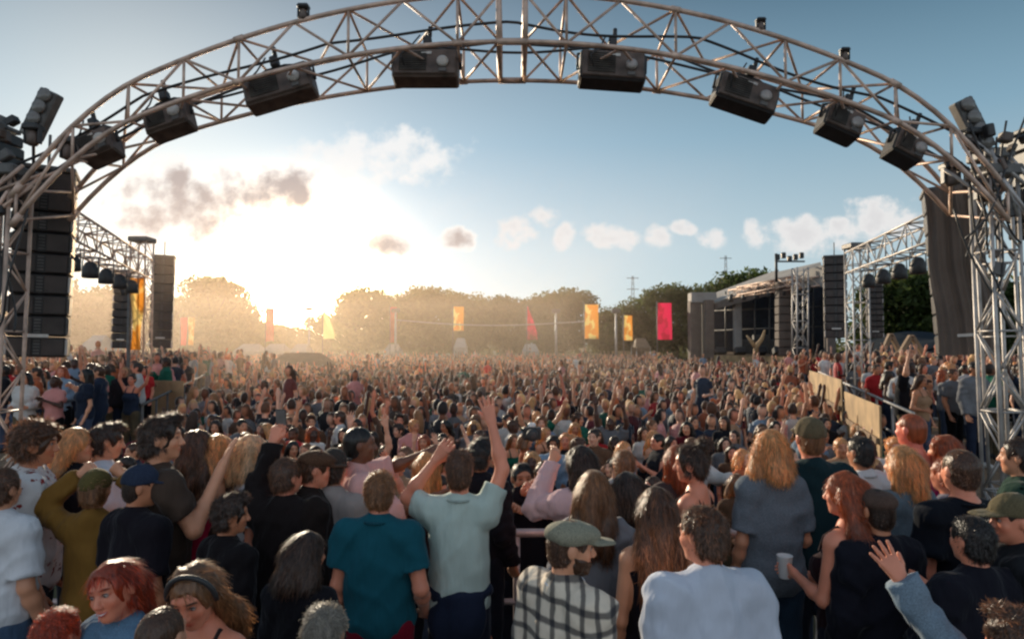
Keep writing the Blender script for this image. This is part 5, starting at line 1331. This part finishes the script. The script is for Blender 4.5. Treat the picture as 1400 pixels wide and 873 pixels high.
for q in [('wide white marquee left of the sun', 326, 361, 470, 480, 77, M_CANVAS), ('white marquee directly below the sun', 364, 394, 470, 480, 78, M_CANVAS), ('white marquee right of the sun', 402, 424, 470, 482, 76, M_CANVAS),
          ('dark mixing tent standing in the crowd below the sun', 376, 452, 482, 506, 40, M_WOODD), ('small white stall tent near the white post', 528, 548, 470, 479, 78, M_CANVAS), ('small white tent at the back, below the orange banner', 622, 638, 462, 477, 75, M_CANVAS),
          ('white stall tent below the magenta pennant', 714, 736, 470, 479, 79, M_CANVAS), ('pale stall tent left of the far left truss leg', 122, 150, 458, 478, 40, M_CANVAS), ('dark stall tent right of the broad orange banner', 866, 886, 462, 482, 72, M_WOODD)]: marquee(*q)
for k in range(9):
    px = 575 + k * 13
    p = at(px, 470, 79); m = MB(); m.cbox((0, 0, 0.9), (0.9, 1.6, 1.2), 0.15); m.cbox((0, 0.1, 1.65), (0.8, 0.9, 0.5), 0.15)
    if k in (0,):
        pass

# ------------------------------------------------------------------ the stage on the right
stage = empty('side_stage', (15, 48, 0)); tag(stage, 'second festival stage with sloping pale roof and dark open front, right of the field', 'stage')
so = Vector((15, 48, 0))
def S(px, py, Y): return at(px, py, Y) - so
def quad_part(name, mat, pts, thick=0.12):
    m = MB(); a = [Vector(p) for p in pts]; n = (a[1] - a[0]).cross(a[3] - a[0]).normalized() * thick
    m.add(a + [p - n for p in a], [(0, 1, 2, 3), (7, 6, 5, 4), (0, 4, 5, 1), (1, 5, 6, 2), (2, 6, 7, 3), (3, 7, 4, 0)]); return m.build(name, mat, stage)
A, B_, C_, D_ = S(966, 417, 54), S(1058, 385, 48), S(1064, 368, 54), S(972, 402, 60)
quad_part('roof', M_TARP, [A, B_, C_, D_])
A2, B2, C2, D2 = S(1056, 386, 48), S(1126, 382, 43.5), S(1122, 358, 47), S(1060, 372, 52)
quad_part('roof', M_TARP, [A2, B2, C2, D2])
quad_part('gable', M_TARP, [S(1090, 392, 46), S(1128, 392, 43.3), S(1127, 362, 43.3), S(1090, 372, 46)])
quad_part('back_drape', M_DRAPE, [S(966, 485, 61), S(1130, 485, 53), S(1130, 380, 53), S(966, 410, 61)])
quad_part('side_drape', M_DRAPE, [S(1129, 500, 43.6), S(1140, 500, 53), S(1140, 375, 53), S(1129, 385, 43.6)])
quad_part('stage_floor', M_WOODD, [S(966, 484, 54), S(1130, 488, 43.5), S(1135, 482, 53), S(970, 480, 61)], 0.25)
quad_part('fascia', M_WOOD, [S(968, 503, 53.8), S(1128, 512, 43.4), S(1128, 488, 43.4), S(968, 485, 53.8)])
def colm(px, py0, py1, Y, w, mat, nm='column'):
    a, b = S(px, py1, Y), S(px, py0, Y); m = MB(); m.cbox((a + b) / 2, (w, w, (b - a).z), 0.03); return m.build(nm, mat, stage)
colm(969, 410, 490, 53.5, 0.7, M_SCRIM); colm(1008, 408, 482, 52.5, 0.55, M_TARP)
colm(1134, 352, 508, 43.0, 0.55, M_SCRIM); 
for px, Y, w in ((1072, 47, 1.05),):
    for k in range(9):
        a, b = S(px, 486 - k * 11.2, Y), S(px, 486 - (k + 1) * 11.2, Y); m = MB(); m.cbox((a + b) / 2, (w, 0.8, (b - a).z - 0.04), 0.04); m.build('speaker_cabinet', M_SCRIM, stage)
box_truss(stage, S(1094, 512, 44.5), S(1094, 366, 44.5), 0.75, M_TRUSSW, 0.9, 0.06, 0.035, up=(1, 0, 0))
box_truss(stage, S(1012, 398, 51), S(1094, 382, 44.8), 0.6, M_TRUSS, 0.9, 0.05, 0.03)
box_truss(stage, S(1000, 402, 52), S(1125, 384, 43.8), 0.6, M_TRUSS, 0.9, 0.05, 0.03)
m = MB(); p = S(1073, 366, 46); m.tube([p + Vector((-0.6, 0, -1)), p + Vector((-0.6, 0, 1.0))], 0.10, 8); m.build('mast', M_BLACK, stage)
m = MB()
for k in range(5): m.cbox(p + Vector((-0.5 + k * 0.42, 0, 0.75 + 0.14 * math.sin(k * 2.1))), (0.30, 0.25, 0.42), 0.05)
m.tube([p + Vector((-0.6, 0, 0.45)), p + Vector((1.4, 0, 0.45))], 0.06, 8); m.build('lamp_bar', M_BLACK, stage)
for k in range(7):
    q = S(1000 + k * 17.5, 399 - k * 2.3, 51.6 - k * 1.2); m = MB(); m.lathe(q + Vector((0, 0, -0.75)), [(0.20, 0), (0.24, 0.05), (0.22, 0.35), (0.08, 0.6)], 10); m.build('hung_lamp', M_BLACK, stage)
for k in range(5):
    q = S(985 + k * 27, 486, 53.0 - k * 2.0); m = MB(); m.cbox(q + Vector((0, 0, 0.35)), (0.9, 0.6, 0.55), 0.08, Matrix.Rotation(R(-25), 3, 'X')); m.build('monitor_wedge', M_BLACK, stage)
for k in range(4):
    q = S(1020 + k * 20, 484, 54); m = MB(); m.cbox(q + Vector((0, 0, 0.6 + 0.2 * (k % 2))), (1.1, 0.8, 1.2 + 0.4 * (k % 2)), 0.05); m.build('equipment_case', M_DGREY, stage)
for k in range(8):
    q0, q1 = S(972 + k * 20, 486, 56 - k * 1.2), S(972 + k * 20, 400 - k * 2, 56 - k * 1.2); m = MB(); m.tube([q0, q1], 0.07, 6); m.build('scaffold_pole', M_DGREY, stage)
for zz in (425, 452):
    m = MB(); m.tube([S(968, zz, 57), S(1124, zz - 6, 48)], 0.06, 6); m.build('scaffold_pole', M_DGREY, stage)
quad_part('header_banner', M_SCRIM, [S(972, 424, 53.7), S(1056, 402, 47.8), S(1056, 390, 47.8), S(972, 414, 53.7)], 0.06)
# white branching sculpture on the stage
sc = empty('branch_sculpture', at(1033, 488, 47.2)); tag(sc, 'pale Y-shaped branching sculpture standing at the front of the right stage', 'sculpture')
m = MB(); m.tube([(0, 0, 0), (0.05, 0, 0.75), (0.5, 0, 1.35), (0.7, 0, 1.95)], [0.20, 0.18, 0.13, 0.07], 10); m.build('trunk', M_WOOD, sc)
m = MB(); m.tube([(0.03, 0, 0.65), (-0.3, 0, 1.15), (-0.62, 0, 1.55)], [0.15, 0.12, 0.06], 10); m.build('branch', M_WOOD, sc)
t = empty('stage_wing', at(958, 480, 55) * Vector((1, 1, 0))); tag(t, 'pale-topped stage wing tower at the left end of the right stage', 'tower')
b0, b1 = at(948, 482, 55), at(948, 408, 55)
m = MB(); m.cbox((-0.5, 0, b1.z / 2), (0.9, 1.0, b1.z - 0.4), 0.05); m.build('wall', M_SCRIM, t)
m = MB(); m.cbox((0.55, 0.3, b1.z / 2), (0.7, 1.0, b1.z - 0.4), 0.05); m.build('wall', M_DRAPE, t)
m = MB(); m.cbox((0.15, -0.05, b1.z + 0.05), (2.1, 1.2, 0.85), 0.05); m.build('fascia', M_TARP, t)
# slate tent and timber frames behind the right terrace
t = empty('slate_tent', at(1262, 470, 38) * Vector((1, 1, 0))); tag(t, 'big slate-blue tent with a low curved roof behind the right terrace', 'tent')
def tentf(u, v):
    a = (u - 0.5) * 2; prof = (1 - abs(a) ** 2.2)
    return ((u - 0.5) * 9.5, -3 + v * 9, 0.3 + prof * (3.5 - 1.0 * abs(v - 0.45) * 2) + 0.06 * math.sin(v * 24))
m = MB(); m.sheet(tentf, 30, 26); m.build('roof', M_SLATE, t)
m = MB(); m.sheet(lambda u, v: ((u - 0.5) * 9.4, -2.95 + 0.1 * math.sin(u * 30), 0.0 + v * tentf(u, 0)[2] * 0.97), 40, 6); m.build('front_panel', M_DRAPE, t)
m = MB(); m.tube([((u - 0.5) * 6.2, -3.06, 1.4 + 0.9 * math.sin(math.pi * u)) for u in np.linspace(0, 1, 20)], 0.16, 8); m.build('hem', M_SLATE, t)
def aframe(label, px, Y, h, s):
    p = at(px, 470, Y); t = empty('timber_frame', (p.x, Y, TERR_Z)); tag(t, label, 'frame', 'timber frames behind the right terrace')
    for q in (-1, 1):
        m = MB(); m.cbox((q * s / 2, 0, h / 2), (0.18, 0.22, math.hypot(h, s)), 0.02, Matrix.Rotation(math.atan2(-q * s, h), 3, 'Y')); m.build('beam', M_WOODD, t)
    m = MB(); m.cbox((0, 0.12, h * 0.35), (s * 1.2, 0.05, h * 0.55), 0.01); m.build('board', M_WOODD, t)
aframe('left timber A-frame behind the right terrace', 1218, 30, 2.6, 1.2); aframe('right timber A-frame with a long sloping beam', 1246, 28, 2.5, 1.6)

# ------------------------------------------------------------------ far masts
def mast(label, px, py, Y):
    p = at(px, py, Y); t = empty('lattice_mast', (p.x, Y, 0)); tag(t, label, 'mast', 'far masts on the horizon')
    for sx in (-1, 1):
        m = MB(); m.tube([(sx * 1.6, 0, 0), (sx * 0.35, 0, p.z)], 0.13, 5); m.build('leg', M_DGREY, t)
    m = MB()
    for k in range(14):
        z, z2 = p.z * k / 14, p.z * (k + 1) / 14; w, w2 = 1.6 - 1.25 * k / 14, 1.6 - 1.25 * (k + 1) / 14
        m.tube([(-w, 0, z), (w2, 0, z2)], 0.07, 4); m.tube([(w, 0, z), (-w2, 0, z2)], 0.07, 4)
    m.build('lattice', M_DGREY, t)
    for k in (0.82, 0.97):
        m = MB(); m.tube([(-3.0, 0, p.z * k), (3.0, 0, p.z * k)], 0.16, 5); m.build('cross_arm', M_DGREY, t)
mast('far pylon on the horizon, left of the right stage', 865, 377, 330); mast('taller far pylon above the trees behind the right stage', 992, 349, 330)

# ------------------------------------------------------------------ trees
LEAF = mat_leaf('leaves', (0.062, 0.082, 0.028, 1), (0.125, 0.125, 0.048, 1), 0.55)
def crown_mesh(w, h, z0, seed, n=5200, leaf=0.30, conif=False, lobes=9):
    r = np.random.default_rng(seed)
    if conif: L = [(0, 0, z0 + h * (k + 0.5) / 7, w * 0.5 * (1 - k / 7.5), h / 9) for k in range(7)]
    else:
        L = []
        for k in range(lobes):
            a = r.uniform(0, 6.28); q = r.uniform(0.1, 0.68) * w / 2; zz = z0 + h * r.uniform(0.18, 0.82)
            fall = 1 - abs((zz - z0) / h - 0.45) * 0.9
            L.append((math.cos(a) * q * fall, math.sin(a) * q * fall, zz, r.uniform(0.22, 0.36) * w, r.uniform(0.13, 0.24) * h))
        L.append((0, 0, z0 + h * 0.5, w * 0.33, h * 0.36)); L.append((r.uniform(-.1, .1) * w, 0, z0 + h * 0.78, w * 0.24, h * 0.22))
    Ls = np.array(L); pw = Ls[:, 3] ** 2; pick = r.choice(len(L), n, p=pw / pw.sum())
    d = r.normal(size=(n, 3)); d /= np.linalg.norm(d, axis=1, keepdims=True); rad = r.uniform(0.35, 1.06, (n, 1)) ** 0.55
    tuft = 1 + 0.16 * np.sin(d[:, :1] * 9 + pick[:, None]) * np.sin(d[:, 2:] * 8 + pick[:, None] * 2)
    P = Ls[pick, :3] + d * rad * tuft * np.stack([Ls[pick, 3], Ls[pick, 3], Ls[pick, 4]], 1)
    nn = d + r.normal(size=(n, 3)) * 0.8; nn /= np.linalg.norm(nn, axis=1, keepdims=True)
    u = np.cross(nn, r.normal(size=(n, 3))); u /= np.linalg.norm(u, axis=1, keepdims=True); v = np.cross(nn, u)
    s = leaf * r.uniform(0.5, 1.4, (n, 1))
    V = np.stack([P - u * s, P + v * s * 0.55, P + u * s, P - v * s * 0.55], 1).reshape(-1, 3)
    Q = np.arange(4 * n).reshape(n, 4)
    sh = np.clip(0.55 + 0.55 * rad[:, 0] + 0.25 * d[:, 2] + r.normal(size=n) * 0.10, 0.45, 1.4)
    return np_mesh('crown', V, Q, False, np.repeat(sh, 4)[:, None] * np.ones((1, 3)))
def trunk_mesh(w, h, seed):
    r = np.random.default_rng(seed + 50); m = MB()
    m.tube([(0, 0, -0.1), (0.05, 0, h * 0.2), (0.1, 0.05, h * 0.5), (0.0, 0, h * 0.8)], [0.045 * h ** 0.7, 0.034 * h ** 0.7, 0.024 * h ** 0.7, 0.06], 9)
    for k in range(7):
        a = r.uniform(0, 6.28); z = h * r.uniform(0.25, 0.6)
        m.tube([(0.06, 0.02, z), (math.cos(a) * w * 0.17, math.sin(a) * w * 0.17, z + h * 0.14), (math.cos(a) * w * 0.32, math.sin(a) * w * 0.32, z + h * 0.26)], [0.10, 0.07, 0.03], 6)
    return m.mesh('trunk')
TPRO = []
for k, (w, h, z0, con) in enumerate(((8.5, 8.0, 1.6, 0), (10.5, 7.4, 1.0, 0), (7.0, 9.0, 1.6, 0), (4.2, 9.0, 0.8, 1))):
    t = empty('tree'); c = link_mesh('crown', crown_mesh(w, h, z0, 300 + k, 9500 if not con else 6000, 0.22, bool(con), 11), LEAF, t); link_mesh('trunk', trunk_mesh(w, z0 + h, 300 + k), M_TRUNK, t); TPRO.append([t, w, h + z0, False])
def tree(k, px, py, Y, label, group, wpx=None):
    src, w, h, used = TPRO[k]
    if not used: o = src; TPRO[k][3] = True
    else:
        o = src.copy(); COL.objects.link(o)
        for c in src.children: d = c.copy(); COL.objects.link(d); d.parent = o
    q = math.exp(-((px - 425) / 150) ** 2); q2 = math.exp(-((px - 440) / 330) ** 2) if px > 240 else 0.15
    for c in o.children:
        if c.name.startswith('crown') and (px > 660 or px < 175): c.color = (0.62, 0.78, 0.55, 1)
        elif c.name.startswith('crown'): c.color = (0.8 + 0.7 * q2 + 1.6 * q, 0.85 + 0.4 * q2 + 1.3 * q, 0.8 + 0.3 * q2 + 0.9 * q, 1)  # crowns near the sun paler and golden: its haze and glow put into the colour
    p = at(px, py + RNG.normal() * 4.5, Y); sz = p.z / h; sx = (1.42 * wpx / F_PX * Y / w) if wpx else sz
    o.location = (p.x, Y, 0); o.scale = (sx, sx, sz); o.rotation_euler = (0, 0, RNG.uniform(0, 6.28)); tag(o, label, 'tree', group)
GL, GC, GR = 'trees on the left edge of the field', 'trees along the back of the field', 'trees behind the right stage'
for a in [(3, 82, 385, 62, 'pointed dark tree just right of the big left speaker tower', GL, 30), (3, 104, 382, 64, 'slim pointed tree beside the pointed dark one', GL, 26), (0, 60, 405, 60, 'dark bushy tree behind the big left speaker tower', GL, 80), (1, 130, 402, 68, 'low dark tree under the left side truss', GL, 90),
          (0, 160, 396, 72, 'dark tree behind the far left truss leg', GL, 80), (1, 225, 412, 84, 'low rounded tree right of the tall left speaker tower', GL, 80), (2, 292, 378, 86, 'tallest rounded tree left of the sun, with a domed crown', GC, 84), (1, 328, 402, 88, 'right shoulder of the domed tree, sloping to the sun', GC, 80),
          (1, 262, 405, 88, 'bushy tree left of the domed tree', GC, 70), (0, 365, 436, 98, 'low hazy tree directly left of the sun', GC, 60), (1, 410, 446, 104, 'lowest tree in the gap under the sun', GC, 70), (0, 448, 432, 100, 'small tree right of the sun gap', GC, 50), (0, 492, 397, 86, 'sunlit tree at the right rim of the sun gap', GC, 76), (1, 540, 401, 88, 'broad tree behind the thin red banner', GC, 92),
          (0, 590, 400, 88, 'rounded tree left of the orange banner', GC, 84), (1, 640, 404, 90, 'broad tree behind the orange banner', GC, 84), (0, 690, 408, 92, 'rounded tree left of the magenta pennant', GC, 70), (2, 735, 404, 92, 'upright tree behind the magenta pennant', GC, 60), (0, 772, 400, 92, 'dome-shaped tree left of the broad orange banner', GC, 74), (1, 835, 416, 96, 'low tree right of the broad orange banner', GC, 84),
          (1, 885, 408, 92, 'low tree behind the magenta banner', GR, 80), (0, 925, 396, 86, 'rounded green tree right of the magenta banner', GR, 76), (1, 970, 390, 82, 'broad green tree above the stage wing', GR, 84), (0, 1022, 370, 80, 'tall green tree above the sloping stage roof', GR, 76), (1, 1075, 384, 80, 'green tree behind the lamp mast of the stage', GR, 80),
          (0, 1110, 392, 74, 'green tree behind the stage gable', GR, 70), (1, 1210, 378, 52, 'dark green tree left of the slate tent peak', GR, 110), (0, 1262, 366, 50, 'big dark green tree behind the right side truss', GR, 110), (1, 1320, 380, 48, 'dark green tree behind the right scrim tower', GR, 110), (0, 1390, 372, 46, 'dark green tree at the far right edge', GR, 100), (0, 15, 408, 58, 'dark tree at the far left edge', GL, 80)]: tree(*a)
m = MB(); rr = np.random.default_rng(5)
V = []; Q = []
hd = 9000; X = rr.uniform(-120, 110, hd); 
def back_y(x): return 99 + 0.0 * x
P = np.stack([X, 104 + rr.normal(size=hd) * 2.0, np.abs(rr.normal(size=hd)) * 1.5 + 0.2], 1); P[:, 2] = np.minimum(P[:, 2], 4.0)
u = rr.normal(size=(hd, 3)); u /= np.linalg.norm(u, axis=1, keepdims=True); v = np.cross(u, rr.normal(size=(hd, 3))); v /= np.linalg.norm(v, axis=1, keepdims=True); s = rr.uniform(0.25, 0.7, (hd, 1))
V = np.stack([P - u * s, P + v * s * .6, P + u * s, P - v * s * .6], 1).reshape(-1, 3)
hm = np_mesh('undergrowth', V, np.arange(4 * hd).reshape(-1, 4), False, np.ones((4 * hd, 3)))
tag(link_mesh('undergrowth', hm, LEAF), 'low dark undergrowth below the back trees', 'undergrowth', kind='stuff')

# ------------------------------------------------------------------ sunlit dust haze over the field
hm_ = bpy.data.materials.new('dust_haze'); hm_.use_nodes = True; hn = hm_.node_tree; hn.nodes.clear()
ho = hn.nodes.new('ShaderNodeOutputMaterial'); hv = hn.nodes.new('ShaderNodeVolumeScatter'); hn.links.new(hv.outputs[0], ho.inputs['Volume'])
hv.inputs['Color'].default_value = (1.0, 0.75, 0.56, 1); hv.inputs['Density'].default_value = HAZE; hv.inputs['Anisotropy'].default_value = 0.6
m = MB(); m.box((-33, 49.5, 3.85), (78, 67, 7.9))
tag(m.build('haze', hm_), 'warm dusty evening haze hanging over the field towards the sun', 'haze', kind='stuff')

# ------------------------------------------------------------------ things people hold
cm = empty('camera', (0, 0, 0)); 
p = at(727, 592, 5.22); cm.location = p; tag(cm, 'black and silver camera held up toward the deck by the photographer', 'camera')
m = MB(); m.cbox((0, 0, 0), (0.15, 0.07, 0.10), 0.012); m.build('body', M_BLACK, cm)
m = MB(); m.lathe((0, -0.03, -0.005), [(0.045, 0), (0.048, 0.02), (0.044, 0.08), (0.036, 0.085)], 16, Matrix.Rotation(R(90), 3, 'X')); m.build('lens', M_BLACK, cm)
m = MB(); m.cbox((0, 0, 0.065), (0.06, 0.06, 0.035), 0.01); m.build('viewfinder', M_WHITE, cm)

t = empty('drink_cup', hand_at(P_DRINK, 'f', -1, ((-0.23, 0.02, 1.12), (-0.10, 0.26, 1.16)), 0.07, 0.02)); tag(t, 'pale drink cup in the hand of the long-haired auburn woman', 'cup')
m = MB(); m.lathe((0, 0, -0.06), [(0.030, 0), (0.032, 0.003), (0.041, 0.115), (0.043, 0.12), (0.040, 0.121), (0.036, 0.10)], 20); m.build('cup', M_WHITE, t)
m = MB(); m.lathe((0, 0, 0.035), [(0.034, 0), (0.036, 0.004)], 20); m.build('drink', M_WOODD, t)
t = empty('phone', hand_at(P_PHONE, 'm', -1, ((-0.25, 0.08, 1.56), (-0.22, 0.16, 1.80)), 0.11, 0.035)); t.rotation_euler = (R(8), 0, R(-14)); tag(t, 'dark phone held up by the raised dark sleeve', 'phone')
m = MB(); m.cbox((0, 0, 0.02), (0.075, 0.009, 0.15), 0.004); m.build('body', M_BLACK, t)
m = MB(); m.cbox((0, -0.006, 0.02), (0.068, 0.003, 0.138), 0.001); m.build('screen', M_LENS, t)
# ------------------------------------------------------------------ sun and sky
SUN_AZ, SUN_EL = -30.0, 16.0
d = Vector((math.sin(R(SUN_AZ)) * math.cos(R(SUN_EL)), math.cos(R(SUN_AZ)) * math.cos(R(SUN_EL)), math.sin(R(SUN_EL))))
sd = bpy.data.lights.new('sun', 'SUN'); so_ = bpy.data.objects.new('sun', sd); COL.objects.link(so_)
sd.energy = 5.0; sd.angle = R(0.6); sd.color = (1.0, 0.85, 0.64)
so_.rotation_euler = d.to_track_quat('Z', 'Y').to_euler(); so_.location = d * 300
w = bpy.data.worlds.new("World"); SC.world = w; w.use_nodes = True
nt = w.node_tree; nt.nodes.clear()
out = nt.nodes.new('ShaderNodeOutputWorld'); bg = nt.nodes.new('ShaderNodeBackground'); nt.links.new(bg.outputs[0], out.inputs[0])
sky = nt.nodes.new('ShaderNodeTexSky'); sky.sky_type = 'NISHITA'; sky.sun_disc = False; sky.sun_elevation = R(SUN_EL); sky.sun_rotation = R(SUN_AZ); sky.air_density = 1.0; sky.dust_density = 1.0; sky.ozone_density = 1.0
tc = nd(nt, 'ShaderNodeTexCoord')
def mth(op, a, b=None, c=None, clamp=False):
    n = nd(nt, 'ShaderNodeMath', operation=op); n.use_clamp = clamp
    for i, x in enumerate((a, b, c)):
        if x is None: continue
        if isinstance(x, (int, float)): n.inputs[i].default_value = x
        else: nt.links.new(x, n.inputs[i])
    return n.outputs[0]
def mixc(f, a, b, bt='MIX'):
    m = nd(nt, 'ShaderNodeMix', data_type='RGBA', blend_type=bt)
    for s, x in ((0, f), (6, a), (7, b)):
        if isinstance(x, (int, float, tuple)): m.inputs[s].default_value = x
        else: nt.links.new(x, m.inputs[s])
    return m.outputs[2]
nrm = nd(nt, 'ShaderNodeVectorMath', operation='NORMALIZE'); nt.links.new(tc.outputs['Generated'], nrm.inputs[0])
sep = nd(nt, 'ShaderNodeSeparateXYZ'); nt.links.new(nrm.outputs[0], sep.inputs[0])
dot = nd(nt, 'ShaderNodeVectorMath', operation='DOT_PRODUCT'); nt.links.new(nrm.outputs[0], dot.inputs[0]); dot.inputs[1].default_value = d
ang = mth('ARCCOSINE', mth('MINIMUM', dot.outputs['Value'], 0.99999))
STR = 0.013
base = mixc(1.0, sky.outputs[0], (STR, STR, STR, 1), 'MULTIPLY')
el = mth('ARCSINE', sep.outputs[2])
rp = nd(nt, 'ShaderNodeValToRGB'); nt.links.new(mth('MULTIPLY', el, 2 / math.pi), rp.inputs[0])
for i, (e, c) in enumerate([(0, (0.46, 0.58, 0.63, 1)), (8, (0.40, 0.52, 0.58, 1)), (17, (0.20, 0.345, 0.445, 1)), (28, (0.045, 0.120, 0.185, 1)), (60, (0.06, 0.14, 0.22, 1))]):
    k = rp.color_ramp.elements[i] if i < 2 else rp.color_ramp.elements.new(e / 90); k.position = e / 90; k.color = c
gd = Vector((math.sin(R(-17.9)) * math.cos(R(4.6)), math.cos(R(-17.9)) * math.cos(R(4.6)), math.sin(R(4.6))))
dot2 = nd(nt, 'ShaderNodeVectorMath', operation='DOT_PRODUCT'); nt.links.new(nrm.outputs[0], dot2.inputs[0]); dot2.inputs[1].default_value = gd
ang = mth('ARCCOSINE', mth('MINIMUM', dot2.outputs['Value'], 0.99999))
def gauss(a, s): return mth('POWER', 2.718, mth('MULTIPLY', mth('POWER', mth('DIVIDE', a, s), 2), -1))
glow1 = gauss(ang, 0.17); glow2 = gauss(ang, 0.52)
g1 = mixc(1.0, mixc(glow1, (0, 0, 0, 1), (0.40, 0.35, 0.30, 1)), mixc(glow2, (0, 0, 0, 1), (0.24, 0.235, 0.24, 1)), 'ADD')
g1 = mixc(1.0, g1, mixc(gauss(ang, 0.071), (0, 0, 0, 1), (105.0, 70.0, 38.0, 1)), 'ADD')
skyc = mixc(1.0, mixc(1.0, base, rp.outputs[0], 'ADD'), g1, 'ADD')
# unseen sky behind the camera, brightened as added fill for the shaded backs
bk = nd(nt, 'ShaderNodeMapRange'); bk.interpolation_type = 'SMOOTHSTEP'; nt.links.new(sep.outputs[1], bk.inputs[0]); bk.inputs[1].default_value = 0.25; bk.inputs[2].default_value = -0.6; bk.inputs[3].default_value = 0; bk.inputs[4].default_value = 1
skyc = mixc(1.0, skyc, mixc(bk.outputs[0], (0, 0, 0, 1), (0.37, 0.355, 0.375, 1)), 'ADD')
# clouds, laid out by direction on the sky dome
ysafe = mth('MAXIMUM', sep.outputs[1], 0.02)
u = mth('DIVIDE', sep.outputs[0], ysafe); v = mth('DIVIDE', sep.outputs[2], ysafe)
cv = nd(nt, 'ShaderNodeCombineXYZ'); nt.links.new(u, cv.inputs[0]); nt.links.new(v, cv.inputs[1])
n1 = nd(nt, 'ShaderNodeTexNoise', Scale=13.0, Detail=9.0, Roughness=0.62); nt.links.new(cv.outputs[0], n1.inputs['Vector'])
n2 = nd(nt, 'ShaderNodeTexNoise', Scale=26.0, Detail=5.0); nt.links.new(cv.outputs[0], n2.inputs['Vector'])
def blobs(L, k=1.75, na=2.2, nb=1.6):
    acc = None
    for (px, py, rx, ry) in L:
        a = mth('DIVIDE', mth('SUBTRACT', u, (px - 700) / 900), rx / 900 * k); b = mth('DIVIDE', mth('SUBTRACT', v, (470 - py) / 900), ry / 900 * k)
        q = mth('SUBTRACT', 1.0, mth('ADD', mth('MULTIPLY', a, a), mth('MULTIPLY', b, b)))
        acc = q if acc is None else mth('MAXIMUM', acc, q)
    dens = mth('ADD', mth('MAXIMUM', acc, -2.0), mth('MULTIPLY', mth('SUBTRACT', n1.outputs[0], 0.5), na))
    return mth('ADD', dens, mth('MULTIPLY', mth('SUBTRACT', n2.outputs[0], 0.5), nb))
def step(dens, lo, hi):
    mr = nd(nt, 'ShaderNodeMapRange'); mr.interpolation_type = 'SMOOTHSTEP'; nt.links.new(dens, mr.inputs[0]); mr.inputs[1].default_value = lo; mr.inputs[2].default_value = hi
    return mth('MULTIPLY', mr.outputs[0], mth('GREATER_THAN', sep.outputs[1], 0.05))
D1 = blobs([(262, 280, 66, 28), (205, 296, 30, 20), (345, 262, 60, 20), (400, 264, 22, 12), (240, 240, 14, 12), (525, 333, 20, 9), (626, 326, 15, 9)], 1.75, 2.8, 2.4)
D2 = blobs([(300, 243, 14, 10), (232, 228, 18, 14), (510, 210, 66, 24), (470, 222, 30, 14), (190, 312, 16, 10)], 1.8, 2.8, 2.4)
D3 = blobs([(705, 316, 20, 15), (772, 326, 10, 15), (842, 322, 26, 12), (900, 326, 15, 12), (975, 324, 13, 10), (1030, 318, 13, 11), (1108, 320, 48, 17), (1150, 312, 18, 11), (1222, 294, 40, 17), (935, 310, 14, 7), (745, 296, 14, 9)], 1.7, 2.6, 2.4)
skyc = mixc(mth('MULTIPLY', step(D2, -0.2, 1.1), 0.8), skyc, (1.0, 0.97, 0.94, 1))
skyc = mixc(mth('MULTIPLY', step(D1, -0.5, 0.3), 0.7), skyc, (1.05, 1.0, 0.94, 1))
skyc = mixc(mth('MULTIPLY', step(D1, -0.1, 1.35), 0.92), skyc, (0.47, 0.40, 0.385, 1))
skyc = mixc(mth('MULTIPLY', step(D3, -0.1, 0.9), 0.85), skyc, (0.88, 0.85, 0.83, 1))
skyc = mixc(mth('MULTIPLY', step(D3, 0.7, 1.6), 0.4), skyc, (0.62, 0.61, 0.63, 1))
nt.links.new(skyc, bg.inputs[0]); bg.inputs[1].default_value = 1.0
SC.view_settings.view_transform = 'Standard'; SC.view_settings.look = 'None'; SC.view_settings.exposure = 0; SC.view_settings.gamma = 1
SC.cycles.use_denoising = True
SC.cycles.max_bounces = 6; SC.cycles.volume_bounces = 0; SC.cycles.diffuse_bounces = 3; SC.cycles.transmission_bounces = 3; SC.cycles.transparent_max_bounces = 4
SC.cycles.sample_clamp_indirect = 6
SC.cycles.filter_width = 2.4
bpy.context.view_layer.update()
